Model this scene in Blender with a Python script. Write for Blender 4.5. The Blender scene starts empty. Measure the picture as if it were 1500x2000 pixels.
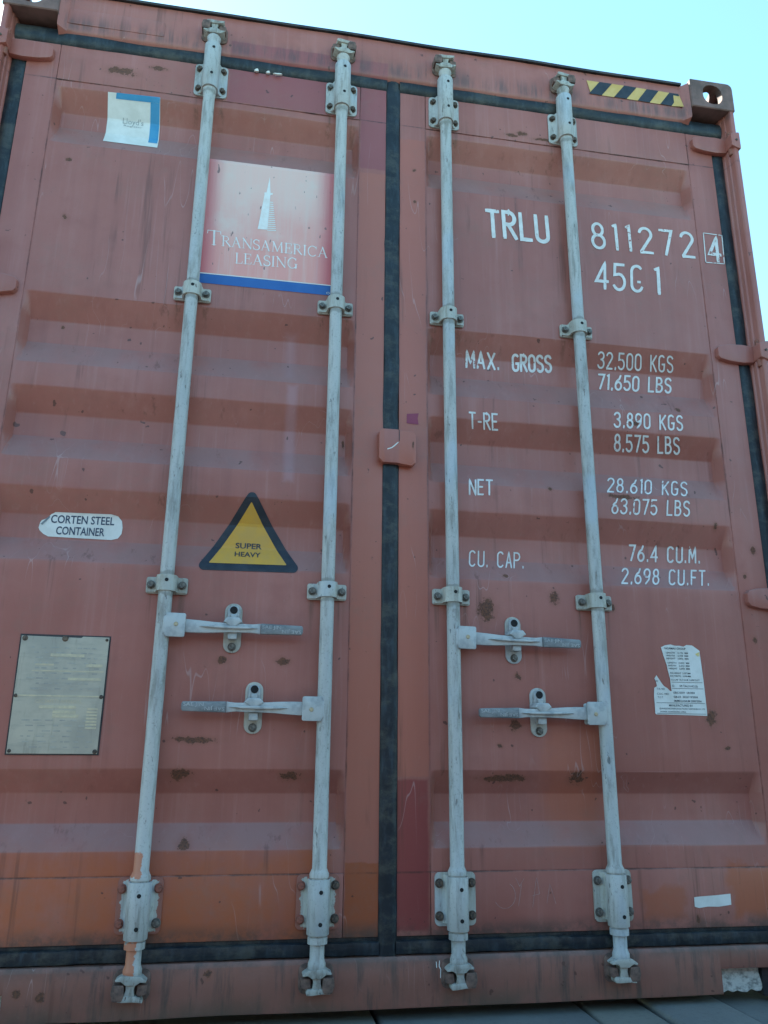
import bpy, bmesh, math, random
from mathutils import Vector, Matrix, noise
R = math.radians
random.seed(7)
sc = bpy.context.scene
col = sc.collection

# ------------------------------------------------------------------ camera, sky, sun, exposure
cam_d = bpy.data.cameras.new('camera'); cam = bpy.data.objects.new('camera', cam_d); col.objects.link(cam)
cam_d.sensor_fit = 'VERTICAL'; cam_d.sensor_height = 36.0; cam_d.lens = 1563.595 / 2000 * 36.0
cam_d.clip_start = 0.02; cam_d.clip_end = 5000
cR = Vector((0.98553264, -0.16924186, 0.00908872)); cU = Vector((-0.0566558, -0.2784301, 0.95878402)); cF = Vector((0.15973582, 0.94542788, 0.28399049))
CAM = Vector((-0.3744, -2.0675, 0.6093))
cam.matrix_world = Matrix(((cR.x, cU.x, -cF.x, CAM.x), (cR.y, cU.y, -cF.y, CAM.y), (cR.z, cU.z, -cF.z, CAM.z), (0, 0, 0, 1)))
sc.camera = cam

SUN_EL, SUN_AZ = R(40), R(-42)          # azimuth from +Y (behind the container), negative = to the left
world = bpy.data.worlds.new('World'); sc.world = world; world.use_nodes = True
wn = world.node_tree; bg = wn.nodes['Background']
sky = wn.nodes.new('ShaderNodeTexSky'); sky.sky_type = 'NISHITA'; sky.sun_disc = False
sky.sun_elevation = SUN_EL; sky.sun_rotation = SUN_AZ
sky.air_density = 1.0; sky.dust_density = 0.3; sky.ozone_density = 1.0
wb = wn.nodes.new('ShaderNodeMix'); wb.data_type = 'RGBA'; wb.blend_type = 'MULTIPLY'; wb.inputs[0].default_value = 1.0
wb.inputs[7].default_value = (0.80, 1.06, 0.97, 1)          # the camera's cool white balance
wn.links.new(sky.outputs[0], wb.inputs[6]); wn.links.new(wb.outputs[2], bg.inputs[0]); bg.inputs[1].default_value = 0.12
sun_d = bpy.data.lights.new('sun', 'SUN'); sun_d.energy = 3.0; sun_d.angle = R(0.5); sun_d.color = (1.0, 0.93, 0.82)
sun = bpy.data.objects.new('sun', sun_d); col.objects.link(sun)
sdir = Vector((math.sin(SUN_AZ) * math.cos(SUN_EL), math.cos(SUN_AZ) * math.cos(SUN_EL), math.sin(SUN_EL)))
sun.rotation_euler = sdir.to_track_quat('Z', 'Y').to_euler(); sun.location = sdir * 30
vs = sc.view_settings
vs.view_transform = 'Standard'; vs.look = 'None'; vs.gamma = 1.0; vs.use_curve_mapping = False
vs.exposure = 2.2

# ------------------------------------------------------------------ node helper
class NT:
    def __init__(s, name, rough=0.6, metal=0.0, spec=0.4):
        s.m = bpy.data.materials.new(name); s.m.use_nodes = True
        s.t = s.m.node_tree; s.b = s.t.nodes['Principled BSDF']
        s.b.inputs['Roughness'].default_value = rough; s.b.inputs['Metallic'].default_value = metal
        s.b.inputs['Specular IOR Level'].default_value = spec
        tc = s.t.nodes.new('ShaderNodeTexCoord'); s.obj = tc.outputs['Object']
        s._sep = None
    def n(s, t): return s.t.nodes.new(t)
    def put(s, sock, v):
        if hasattr(v, 'is_linked') or isinstance(v, bpy.types.NodeSocket): s.t.links.new(v, sock)
        else: sock.default_value = v
    def math(s, op, a, b=0.0, c=0.0, clamp=False):
        n = s.n('ShaderNodeMath'); n.operation = op; n.use_clamp = clamp
        s.put(n.inputs[0], a); s.put(n.inputs[1], b); s.put(n.inputs[2], c); return n.outputs[0]
    def vmath(s, op, a, b=(0, 0, 0)):
        n = s.n('ShaderNodeVectorMath'); n.operation = op
        s.put(n.inputs[0], a); s.put(n.inputs[1], b)
        return n.outputs['Value'] if op in ('LENGTH', 'DISTANCE') else n.outputs[0]
    def xyz(s):
        if not s._sep:
            n = s.n('ShaderNodeSeparateXYZ'); s.put(n.inputs[0], s.obj); s._sep = n.outputs
        return s._sep
    def noise(s, scale, detail=4, rough=0.55, stretch=None, vec=None, off=None):
        v = vec or s.obj
        if stretch: v = s.vmath('MULTIPLY', v, stretch)
        if off: v = s.vmath('ADD', v, off)
        n = s.n('ShaderNodeTexNoise'); n.inputs['Scale'].default_value = scale
        n.inputs['Detail'].default_value = detail; n.inputs['Roughness'].default_value = rough
        s.put(n.inputs['Vector'], v); return n.outputs[0]
    def step(s, v, a, b):
        n = s.n('ShaderNodeMapRange'); n.interpolation_type = 'SMOOTHSTEP'
        s.put(n.inputs[0], v); n.inputs[1].default_value = a; n.inputs[2].default_value = b
        return n.outputs[0]
    def mix(s, f, a, b):
        n = s.n('ShaderNodeMix'); n.data_type = 'RGBA'
        s.put(n.inputs[0], f); s.put(n.inputs[6], a); s.put(n.inputs[7], b); return n.outputs[2]
    def box(s, x0, x1, z0, z1, soft=0.004, wob=None):
        X, Z = s.xyz()[0], s.xyz()[2]
        if wob is not None: X = s.math('ADD', X, wob); Z = s.math('ADD', Z, wob)
        a = s.math('SUBTRACT', X, x0); b = s.math('SUBTRACT', x1, X)
        c = s.math('SUBTRACT', Z, z0); d = s.math('SUBTRACT', z1, Z)
        m = s.math('MINIMUM', s.math('MINIMUM', a, b), s.math('MINIMUM', c, d))
        return s.step(m, 0.0, soft)
    def col(s, c): s.put(s.b.inputs['Base Color'], c)
    def bump(s, h, strength=0.2, dist=0.002):
        n = s.n('ShaderNodeBump'); n.inputs['Strength'].default_value = strength; n.inputs['Distance'].default_value = dist
        s.put(n.inputs['Height'], h); s.t.links.new(n.outputs[0], s.b.inputs['Normal'])
def c4(r, g, b): return (r, g, b, 1.0)

SPOTS = [(-0.519,0.545,0.030,0.015),(-0.251,0.543,0.028,0.013),(-0.488,0.627,0.056,0.011),(-0.497,0.385,0.017,0.017),(-0.435,0.825,0.016,0.011),(-0.278,0.825,0.019,0.013),(-0.977,2.285,0.008,0.008),(-0.965,2.085,0.009,0.011),(0.273,0.982,0.027,0.039),(0.473,1.023,0.015,0.021),(0.648,1.002,0.008,0.014),(0.917,0.704,0.021,0.026),(0.309,0.539,0.069,0.013),(0.514,0.542,0.024,0.02),(0.357,0.801,0.013,0.011),(0.342,0.675,0.019,0.02),(0.701,1.335,0.055,0.010),(0.76,1.578,0.015,0.010),(0.477,1.345,0.009,0.008),(0.918,1.639,0.011,0.009),(0.995,1.26,0.008,0.014),(1.107,1.191,0.010,0.015),(1.071,1.112,0.006,0.010),(1.079,0.923,0.008,0.011),(0.335,1.079,0.009,0.007),(0.405,2.59,0.022,0.008),(0.44,2.60,0.020,0.010),(0.52,2.588,0.045,0.007),(-0.86,2.63,0.05,0.018),(-0.75,2.66,0.03,0.010),(0.30,0.62,0.008,0.006),(0.242,1.345,0.007,0.012),(-0.42,0.108,0.012,0.012),(-0.78,0.075,0.012,0.012),(-0.83,0.085,0.011,0.011),(0.955,0.62,0.011,0.006),(0.07,2.40,0.006,0.006),(0.075,2.28,0.006,0.006),(-0.132,1.452,0.006,0.016),(0.062,1.44,0.004,0.012),(-0.94,1.75,0.006,0.006),(0.82,0.195,0.007,0.010)]

def red_paint():
    m = NT('red_oxide_paint', 0.5, 0, 0.55)
    big = m.noise(2.2, 5, 0.6); med = m.noise(9, 5, 0.6); fine = m.noise(160, 3, 0.6)
    streak = m.noise(14, 5, 0.65, stretch=(1, 1, 0.06)); streak2 = m.noise(70, 4, 0.6, stretch=(1, 1, 0.03))
    c = m.mix(m.step(big, 0.3, 0.7), c4(0.330, 0.100, 0.074), c4(0.395, 0.138, 0.108))
    c = m.mix(m.math('MULTIPLY', m.step(streak, 0.5, 0.78), 0.30), c, c4(0.48, 0.225, 0.20))
    c = m.mix(m.math('MULTIPLY', m.step(streak, 0.5, 0.24), 0.32), c, c4(0.215, 0.064, 0.050))
    c = m.mix(m.math('MULTIPLY', m.step(streak2, 0.56, 0.75), 0.22), c, c4(0.48, 0.23, 0.205))
    c = m.mix(m.math('MULTIPLY', m.step(med, 0.55, 0.75), 0.25), c, c4(0.25, 0.070, 0.053))
    wob = m.math('MULTIPLY', m.math('SUBTRACT', m.noise(30, 4), 0.5), 0.012)
    wob2 = m.math('MULTIPLY', m.math('SUBTRACT', m.noise(10, 5, 0.7), 0.5), 0.12)
    # repainted stiles and touch-up patches (edges of brush and roller work)
    c = m.mix(m.math('MULTIPLY', m.box(-0.108, -0.018, 0.335, 2.37, 0.006, wob), 0.85), c, c4(0.40, 0.120, 0.078))
    c = m.mix(m.math('MULTIPLY', m.box(0.018, 0.110, 0.54, 2.52, 0.006, wob), 0.80), c, c4(0.42, 0.120, 0.078))
    c = m.mix(m.math('MULTIPLY', m.box(-0.535, -0.018, 2.568, 2.80, 0.006, wob), 0.75), c, c4(0.28, 0.064, 0.068))
    c = m.mix(m.math('MULTIPLY', m.box(-0.108, -0.018, 2.38, 2.575, 0.006, wob), 0.75), c, c4(0.275, 0.064, 0.068))
    c = m.mix(m.math('MULTIPLY', m.box(0.018, 0.110, 0.18, 0.541, 0.010, wob), 0.9), c, c4(0.26, 0.042, 0.038))
    c = m.mix(m.math('MULTIPLY', m.math('MULTIPLY', m.box(-1.2, -0.11, 0.10, 0.41, 0.085, wob2), m.step(m.noise(5, 5, 0.65, off=(2, 0, 6)), 0.22, 0.60)), 0.95), c, c4(0.41, 0.096, 0.033))
    c = m.mix(m.math('MULTIPLY', m.box(-0.108, -0.018, 0.13, 0.342, 0.004, wob), 0.95), c, c4(0.35, 0.082, 0.028))
    c = m.mix(m.math('MULTIPLY', m.box(0.655, 0.80, 0.18, 0.285, 0.03, wob2), 0.7), c, c4(0.38, 0.094, 0.040))
    c = m.mix(m.math('MULTIPLY', m.box(0.90, 1.2, 0.17, 0.34, 0.03, wob2), 0.75), c, c4(0.41, 0.096, 0.033))
    c = m.mix(m.math('MULTIPLY', m.box(0.40, 0.62, 0.34, 0.70, 0.06, wob2), 0.5), c, c4(0.43, 0.11, 0.05))
    c = m.mix(m.math('MULTIPLY', m.box(-0.31, -0.262, 1.31, 1.62, 0.02, wob), 0.40), c, c4(0.44, 0.25, 0.27))
    c = m.mix(m.math('MULTIPLY', m.box(-0.325, -0.268, 1.62, 1.80, 0.03, wob), 0.28), c, c4(0.44, 0.25, 0.27))
    # dust and grime that settled on upward slopes and along the bottom sill
    geo = m.n('ShaderNodeNewGeometry'); ns = m.n('ShaderNodeSeparateXYZ'); m.put(ns.inputs[0], geo.outputs['True Normal'])
    up = m.math('MULTIPLY', m.step(ns.outputs[2], 0.12, 0.35), m.step(med, 0.15, 0.6))
    c = m.mix(m.math('MULTIPLY', up, 0.48), c, c4(0.27, 0.175, 0.16))
    Z = m.xyz()[2]; X = m.xyz()[0]
    drip = m.noise(28, 5, 0.7, stretch=(1, 1, 0.10))
    low = m.step(Z, 0.21, 0.10)
    c = m.mix(m.math('MULTIPLY', low, 0.58), c, c4(0.150, 0.075, 0.050))
    c = m.mix(m.math('MULTIPLY', m.math('MULTIPLY', low, m.step(drip, 0.50, 0.66)), 0.75), c, c4(0.055, 0.045, 0.038))
    edge = m.math('MULTIPLY', m.step(Z, 0.075, 0.02), m.step(m.noise(6, 4), 0.38, 0.6))
    c = m.mix(m.math('MULTIPLY', edge, 0.7), c, c4(0.075, 0.065, 0.045))
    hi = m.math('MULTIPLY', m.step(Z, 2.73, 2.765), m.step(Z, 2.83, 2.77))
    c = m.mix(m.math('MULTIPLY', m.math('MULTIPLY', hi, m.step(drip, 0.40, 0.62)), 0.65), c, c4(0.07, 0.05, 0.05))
    # dusty mottling, and grime along the bottom seal
    du = m.math('MULTIPLY', m.step(m.noise(4.5, 6, 0.7, off=(3, 9, 4)), 0.46, 0.68), m.step(m.noise(42, 5, 0.7), 0.30, 0.68))
    c = m.mix(m.math('MULTIPLY', du, 0.34), c, c4(0.25, 0.125, 0.095))
    gs = m.math('MULTIPLY', m.step(m.math('ABSOLUTE', m.math('SUBTRACT', Z, 0.158)), 0.062, 0.018), m.step(m.noise(13, 6, 0.75, off=(5, 2, 2)), 0.33, 0.60))
    c = m.mix(m.math('MULTIPLY', gs, 0.75), c, c4(0.065, 0.052, 0.042))
    # rust water that ran down from the bolts of the brackets
    fs = m.noise(90, 4, 0.7, stretch=(1, 1, 0.03), off=(2, 0, 8))
    for bx_ in (-0.5865, -0.1708, 0.1711, 0.5868):
        for zt, ln_ in ((2.575, 0.19), (1.845, 0.10), (0.99, 0.13)):
            X_ = m.math('ABSOLUTE', m.math('SUBTRACT', m.math('ABSOLUTE', m.math('SUBTRACT', X, bx_)), 0.039))
            fall = m.math('MULTIPLY', m.step(Z, zt - ln_, zt), m.math('LESS_THAN', Z, zt))
            c = m.mix(m.math('MULTIPLY', m.math('MULTIPLY', m.step(X_, 0.013, 0.003), fall), m.math('MULTIPLY', m.step(fs, 0.42, 0.62), 0.65)), c, c4(0.13, 0.048, 0.026))
    # weld seams of the door panel: thin dirty rust lines
    for zz, w, xa, xb in ((0.3165, 0.0035, -1.045, 1.045), (2.5695, 0.0035, -1.045, 1.045)):
        ln = m.step(m.math('ABSOLUTE', m.math('SUBTRACT', m.math('ADD', Z, m.math('MULTIPLY', wob, 0.2)), zz)), w, 0.0008)
        c = m.mix(m.math('MULTIPLY', m.math('MULTIPLY', ln, m.step(m.noise(15, 5, 0.75), 0.30, 0.72)), 0.9), c, c4(0.045, 0.022, 0.018))
    for xx in (-1.0475, -0.1075, 0.1095, 1.0475):
        ln = m.step(m.math('ABSOLUTE', m.math('SUBTRACT', X, xx)), 0.004, 0.001)
        c = m.mix(m.math('MULTIPLY', m.math('MULTIPLY', ln, m.step(m.noise(8, 5, 0.75), 0.42, 0.75)), 0.75), c, c4(0.06, 0.025, 0.018))
    # rust blooms at given places
    d = None
    vec2 = m.vmath('ADD', m.obj, m.vmath('MULTIPLY', m.n_color(30), (0.014, 0, 0.014))) if hasattr(m, 'n_color') else m.obj
    for (x, z, rx, rz) in SPOTS:
        v = m.vmath('MULTIPLY', m.vmath('SUBTRACT', vec2, (x, 0, z)), (1.12 / rx, 0, 1.12 / rz))
        l = m.vmath('LENGTH', v); d = l if d is None else m.math('MINIMUM', d, l)
    rn = m.noise(62, 6, 0.78); rn2 = m.noise(220, 3, 0.7)
    k = m.math('ADD', d, m.math('MULTIPLY', m.math('SUBTRACT', rn, 0.5), 3.0))
    core = m.step(k, 0.98, 0.72); halo = m.step(m.math('ADD', d, m.math('MULTIPLY', m.math('SUBTRACT', rn, 0.5), 1.2)), 1.9, 0.7)
    c = m.mix(m.math('MULTIPLY', halo, 0.45), c, c4(0.26, 0.085, 0.05))
    c = m.mix(m.math('MULTIPLY', core, 0.88), c, m.mix(m.step(rn2, 0.35, 0.62), c4(0.048, 0.022, 0.013), c4(0.15, 0.055, 0.024)))
    sp = m.noise(38, 2, 0.5, off=(3.1, 0, 7.7)); sp = m.math('MAXIMUM', m.step(sp, 0.72, 0.74), m.math('MULTIPLY', m.step(m.noise(95, 4, 0.7, off=(8, 1, 3)), 0.66, 0.69), m.step(m.noise(3.2, 4, 0.6, off=(1, 5, 2)), 0.54, 0.64))); sp = m.math('MULTIPLY', sp, 0.8)
    c = m.mix(sp, c, c4(0.08, 0.03, 0.022))
    c = m.mix(m.math('MULTIPLY', m.step(fine, 0.6, 0.85), 0.12), c, c4(0.5, 0.33, 0.32))
    run = m.noise(34, 4, 0.7, stretch=(1, 1, 0.035), off=(4, 0, 1.5)); rg_ = m.noise(2.4, 4, 0.6, off=(7, 3, 1))
    c = m.mix(m.math('MULTIPLY', m.math('MULTIPLY', m.step(run, 0.56, 0.68), m.step(rg_, 0.47, 0.62)), 0.5), c, c4(0.115, 0.040, 0.026))
    # thin pale scratches
    sv = m.noise(5, 3, 0.5, off=(9, 4, 2)); scr = m.noise(26, 1, 0.3, stretch=(1.0, 1, 0.10), off=(1.7, 0, 5.0))
    sl = m.math('MULTIPLY', m.step(m.math('ABSOLUTE', m.math('SUBTRACT', scr, 0.5)), 0.006, 0.001), m.step(sv, 0.54, 0.66))
    c = m.mix(m.math('MULTIPLY', sl, 0.38), c, c4(0.52, 0.36, 0.34))
    m.col(c)
    rg = m.math('ADD', m.math('MULTIPLY', m.noise(18, 4), 0.25), m.math('MULTIPLY', core, 0.3)); m.put(m.b.inputs['Roughness'], m.math('ADD', rg, 0.33))
    h = m.math('ADD', m.math('MULTIPLY', fine, 0.25), m.math('ADD', m.math('MULTIPLY', core, -0.5), m.math('MULTIPLY', med, 0.5)))
    m.bump(h, 0.30, 0.0015)
    return m.m
def n_color(s, scale):
    n = s.n('ShaderNodeTexNoise'); n.inputs['Scale'].default_value = scale; n.inputs['Detail'].default_value = 4
    s.put(n.inputs['Vector'], s.obj); return s.vmath('SUBTRACT', n.outputs[1], (0.5, 0.5, 0.5))
NT.n_color = n_color

def worn_white(name, base, dirt, patch=None, chips=0.5):
    m = NT(name, 0.5, 0.0, 0.45)
    oi = m.n('ShaderNodeObjectInfo'); off = m.vmath('MULTIPLY', oi.outputs['Random'], (13.0, 7.0, 11.0))
    v = m.vmath('ADD', m.obj, off)
    big = m.noise(5, 4, 0.6, vec=v, stretch=(1, 1, 0.5)); st = m.noise(60, 4, 0.65, vec=v, stretch=(1, 1, 0.14)); fi = m.noise(190, 3, 0.6, vec=v)
    c = m.mix(m.step(big, 0.3, 0.72), base, tuple(x * y for x, y in zip(base, (0.80, 0.84, 0.88, 1))))
    c = m.mix(m.math('MULTIPLY', m.step(st, 0.46, 0.70), 0.62), c, dirt)
    c = m.mix(m.math('MULTIPLY', m.math('MULTIPLY', m.step(m.noise(26, 6, 0.75, vec=v, stretch=(1, 1, 0.4), off=(7, 1, 9)), 0.52, 0.64), m.step(big, 0.40, 0.60)), 0.5), c, dirt)
    c = m.mix(m.math('MULTIPLY', m.step(fi, 0.56, 0.72), 0.45), c, dirt)
    bl = m.math('MULTIPLY', m.step(m.noise(7, 3, 0.5, vec=v, stretch=(1, 1, 0.5), off=(5, 5, 5)), 0.56, 0.68), 0.30)
    c = m.mix(bl, c, c4(0.40, 0.50, 0.62))
    ch = m.noise(95, 3, 0.6, vec=v, stretch=(1, 1, 0.30), off=(2, 8, 1)); gate = m.step(m.noise(9, 2, 0.5, vec=v, off=(4, 2, 6)), 0.42, 0.58)
    cm = m.math('MULTIPLY', m.math('MULTIPLY', m.step(ch, 0.63, 0.68), gate), chips * 1.4, clamp=True)
    c = m.mix(cm, c, m.mix(m.step(fi, 0.45, 0.55), c4(0.045, 0.06, 0.07), c4(0.16, 0.11, 0.08)))
    if name.startswith('worn_white'):   # grime rings worn in where the bar turns in its clamps
        for zz in (1.842, 1.893, 0.986, 1.036, 2.563):
            w_ = m.math('MULTIPLY', m.math('SUBTRACT', m.noise(40, 4, 0.7, vec=v), 0.5), 0.03)
            c = m.mix(m.math('MULTIPLY', m.step(m.math('ABSOLUTE', m.math('SUBTRACT', m.math('ADD', m.xyz()[2], w_), zz)), 0.010, 0.003), 0.6), c, dirt)
    if patch:
        for (x0, x1, z0, z1, cc) in patch:
            w = m.math('MULTIPLY', m.math('SUBTRACT', m.noise(45, 4, 0.7), 0.5), 0.03)
            c = m.mix(m.box(x0, x1, z0, z1, 0.002, w), c, cc)
    m.col(c)
    m.bump(m.math('ADD', m.math('MULTIPLY', fi, 0.5), m.math('MULTIPLY', cm, -1.0)), 0.25, 0.001)
    m.put(m.b.inputs['Roughness'], m.math('ADD', 0.38, m.math('MULTIPLY', st, 0.3)))
    return m.m
def simple(name, a, b, scale=40, rough=0.6, metal=0.0, stretch=None, bump=0.2, lo=0.35, hi=0.65, spec=0.4):
    m = NT(name, rough, metal, spec)
    f = m.noise(scale, 5, 0.65, stretch=stretch)
    m.col(m.mix(m.step(f, lo, hi), a, b))
    m.bump(m.noise(scale * 3, 4), bump, 0.001)
    return m.m

RED = red_paint()
SALMON = c4(0.50, 0.19, 0.11)
CAMW = worn_white('dirty_cam_paint', c4(0.44, 0.42, 0.37), c4(0.13, 0.10, 0.075), chips=1.0)
WHITE = worn_white('worn_white_paint', c4(0.49, 0.475, 0.445), c4(0.175, 0.165, 0.14))
WHITE_P = worn_white('worn_white_paint_peeled', c4(0.49, 0.475, 0.445), c4(0.175, 0.165, 0.14),
                     patch=[(-0.05, 0.004, 0.318, 0.372, SALMON), (-0.05, 0.006, 0.10, 0.186, SALMON)])
CREAM = worn_white('galvanised_plate', c4(0.50, 0.475, 0.41), c4(0.24, 0.21, 0.16), chips=0.6)
CREAM_RED = worn_white('overpainted_plate', c4(0.50, 0.475, 0.41), c4(0.24, 0.21, 0.16),
                       patch=[(-0.2, -0.041, -1, 1, c4(0.30, 0.11, 0.08)), (0.041, 0.2, -1, 1, c4(0.30, 0.11, 0.08)), (-0.2, 0.2, 0.050, 1, c4(0.30, 0.11, 0.08)), (-0.2, 0.2, -1, -0.055, c4(0.30, 0.11, 0.08))])
GALV = simple('cast_grey_steel', c4(0.29, 0.31, 0.32), c4(0.46, 0.47, 0.46), 30, 0.45, 0.15, lo=0.3, hi=0.6)
GRIP = simple('worn_handle_grip', c4(0.12, 0.135, 0.145), c4(0.24, 0.255, 0.26), 50, 0.45, 0.2, stretch=(0.4, 1, 1))
BOLT = simple('rusty_bolt', c4(0.055, 0.045, 0.04), c4(0.17, 0.12, 0.085), 120, 0.7, 0.2)
BOLT_RED = simple('painted_bolt', c4(0.30, 0.10, 0.07), c4(0.13, 0.065, 0.045), 90, 0.7, 0.0, lo=0.45, hi=0.7)
BOLT_GREY = simple('zinc_bolt', c4(0.085, 0.078, 0.07), c4(0.20, 0.185, 0.16), 120, 0.5, 0.3)
KEEPER = simple('dirty_keeper_steel', c4(0.085, 0.055, 0.045), c4(0.20, 0.12, 0.095), 45, 0.7, 0.0)
def rubber_mat():
    m = NT('black_rubber', 0.45, 0, 0.35)
    a = m.noise(16, 5, 0.65); st = m.noise(60, 4, 0.7, stretch=(1, 1, 0.25)); b = m.noise(5, 4, 0.6)
    c = m.mix(m.step(a, 0.3, 0.75), c4(0.007, 0.010, 0.014), c4(0.015, 0.022, 0.030))
    c = m.mix(m.math('MULTIPLY', m.step(st, 0.46, 0.70), 0.6), c, c4(0.040, 0.056, 0.070))
    c = m.mix(m.math('MULTIPLY', m.step(m.noise(11, 6, 0.75, stretch=(1, 1, 1.6)), 0.46, 0.66), 0.65), c, c4(0.075, 0.072, 0.060))
    m.col(c); m.bump(m.noise(40, 5, 0.7), 0.35, 0.002); return m.m
RUBBER = rubber_mat()
BLACKP = simple('dark_hole', c4(0.006, 0.006, 0.007), c4(0.012, 0.012, 0.014), 50, 0.8)
BRASS = simple('brass_rivet', c4(0.55, 0.46, 0.30), c4(0.40, 0.33, 0.22), 60, 0.4, 0.4)
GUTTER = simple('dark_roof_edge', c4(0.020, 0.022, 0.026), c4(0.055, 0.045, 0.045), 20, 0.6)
CASTM = simple('grimy_casting', c4(0.11, 0.068, 0.058), c4(0.20, 0.115, 0.10), 14, 0.65, 0, bump=0.5)
PEEL = simple('peeling_pale_paint', c4(0.62, 0.63, 0.58), c4(0.26, 0.27, 0.25), 70, 0.8, 0, bump=1.0, lo=0.42, hi=0.68, stretch=(1, 1, 1.6))
YELLOW = simple('faded_yellow_film', c4(0.58, 0.36, 0.10), c4(0.64, 0.43, 0.16), 14, 0.5)
AMBER = simple('amber_film', c4(0.63, 0.33, 0.04), c4(0.56, 0.31, 0.06), 20, 0.4)
NAVY = simple('black_film', c4(0.012, 0.018, 0.028), c4(0.028, 0.034, 0.045), 20, 0.45)
INK = simple('black_ink', c4(0.03, 0.035, 0.045), c4(0.05, 0.055, 0.065), 20, 0.6)
FAINT = simple('faded_ink', c4(0.30, 0.32, 0.32), c4(0.42, 0.42, 0.40), 60, 0.6)
PAPER = simple('white_vinyl', c4(0.74, 0.73, 0.69), c4(0.63, 0.62, 0.57), 12, 0.5)
BLUE = simple('blue_print', c4(0.015, 0.10, 0.33), c4(0.025, 0.12, 0.36), 10, 0.5)
CYANB = simple('light_blue_print', c4(0.03, 0.24, 0.44), c4(0.06, 0.29, 0.50), 10, 0.5)
MAGENTA = simple('magenta_square', c4(0.24, 0.035, 0.075), c4(0.27, 0.045, 0.085), 10, 0.5)

def stencil_mat():
    m = NT('stencil_white_paint', 0.6, 0, 0.3)
    wear = m.noise(85, 4, 0.7); gate = m.noise(9, 2, 0.5)
    w = m.step(m.math('ADD', m.math('MULTIPLY', wear, 0.7), m.math('MULTIPLY', gate, 0.3)), 0.595, 0.625)
    c = m.mix(m.step(m.noise(40, 3), 0.3, 0.7), c4(0.76, 0.74, 0.71), c4(0.64, 0.62, 0.59))
    m.col(m.mix(m.math('MULTIPLY', w, 0.9), c, c4(0.30, 0.09, 0.07))); return m.m
STENCIL = stencil_mat()

def emblem_mat():
    m = NT('faded_emblem_print', 0.5, 0, 0.4)
    X, Z = m.xyz()[0], m.xyz()[2]
    st = m.noise(40, 5, 0.7, stretch=(1, 1, 0.05)); big = m.noise(7, 4, 0.6); dots = m.noise(60, 2, 0.5, stretch=(1, 1, 0.45))
    ax = m.math('ABSOLUTE', m.math('SUBTRACT', X, -0.380))
    edge = m.step(m.math('ADD', ax, m.math('MULTIPLY', m.math('SUBTRACT', st, 0.5), 0.05)), 0.130, 0.205)
    up = m.step(m.math('ADD', Z, m.math('MULTIPLY', m.math('SUBTRACT', big, 0.5), 0.35)), 2.00, 2.26)
    c = m.mix(up, c4(0.78, 0.34, 0.29), c4(0.80, 0.51, 0.44))
    c = m.mix(m.math('MULTIPLY', m.step(st, 0.45, 0.7), 0.5), c, c4(0.76, 0.55, 0.48))
    c = m.mix(m.math('MULTIPLY', m.step(big, 0.5, 0.68), m.math('MULTIPLY', up, 0.42)), c, c4(0.72, 0.62, 0.54))
    c = m.mix(m.math('MULTIPLY', edge, 0.85), c, c4(0.60, 0.10, 0.13))
    c = m.mix(m.math('MULTIPLY', m.step(dots, 0.70, 0.73), 0.8), c, c4(0.17, 0.12, 0.11))
    m.col(c); return m.m
EMBLEM = emblem_mat()
EMB_WHITE = simple('emblem_white_print', c4(0.82, 0.80, 0.76), c4(0.74, 0.66, 0.60), 50, 0.5, lo=0.4, hi=0.8)

def plate_mat():
    m = NT('weathered_aluminium_plate', 0.42, 0.35, 0.5)
    a = m.noise(9, 4, 0.6); st = m.noise(50, 5, 0.7, stretch=(1, 1, 0.12)); hz = m.noise(90, 4, 0.65, stretch=(0.18, 1, 1))
    c = m.mix(m.step(a, 0.35, 0.65), c4(0.38, 0.36, 0.30), c4(0.50, 0.465, 0.37))
    c = m.mix(m.math('MULTIPLY', m.step(hz, 0.52, 0.68), 0.35), c, c4(0.30, 0.30, 0.27))
    c = m.mix(m.math('MULTIPLY', m.step(st, 0.55, 0.75), 0.5), c, c4(0.19, 0.185, 0.15))
    m.col(c); m.bump(hz, 0.25, 0.001); return m.m
PLATE = plate_mat()
PLATE_HI = simple('bare_plate_strip', c4(0.60, 0.52, 0.35), c4(0.48, 0.43, 0.32), 60, 0.5, 0.2)

def slab_mat():
    m = NT('grey_concrete', 0.75, 0, 0.35)
    oi = m.n('ShaderNodeObjectInfo'); v = m.vmath('ADD', m.obj, m.vmath('MULTIPLY', oi.outputs['Random'], (9, 5, 3)))
    a = m.noise(3, 5, 0.6, vec=v); f = m.noise(70, 5, 0.7, vec=v)
    c = m.mix(m.step(a, 0.3, 0.7), c4(0.13, 0.138, 0.138), c4(0.18, 0.188, 0.18))
    c = m.mix(m.math('MULTIPLY', m.step(oi.outputs['Random'], 0.2, 0.9), 0.45), c, c4(0.22, 0.20, 0.15))
    c = m.mix(m.math('MULTIPLY', m.step(f, 0.5, 0.7), 0.4), c, c4(0.09, 0.09, 0.085))
    m.col(c); m.bump(f, 0.4, 0.004); return m.m
SLAB = slab_mat()
GROUND = simple('yard_ground', c4(0.055, 0.052, 0.045), c4(0.095, 0.088, 0.075), 1.5, 0.9, bump=0.5)

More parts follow.
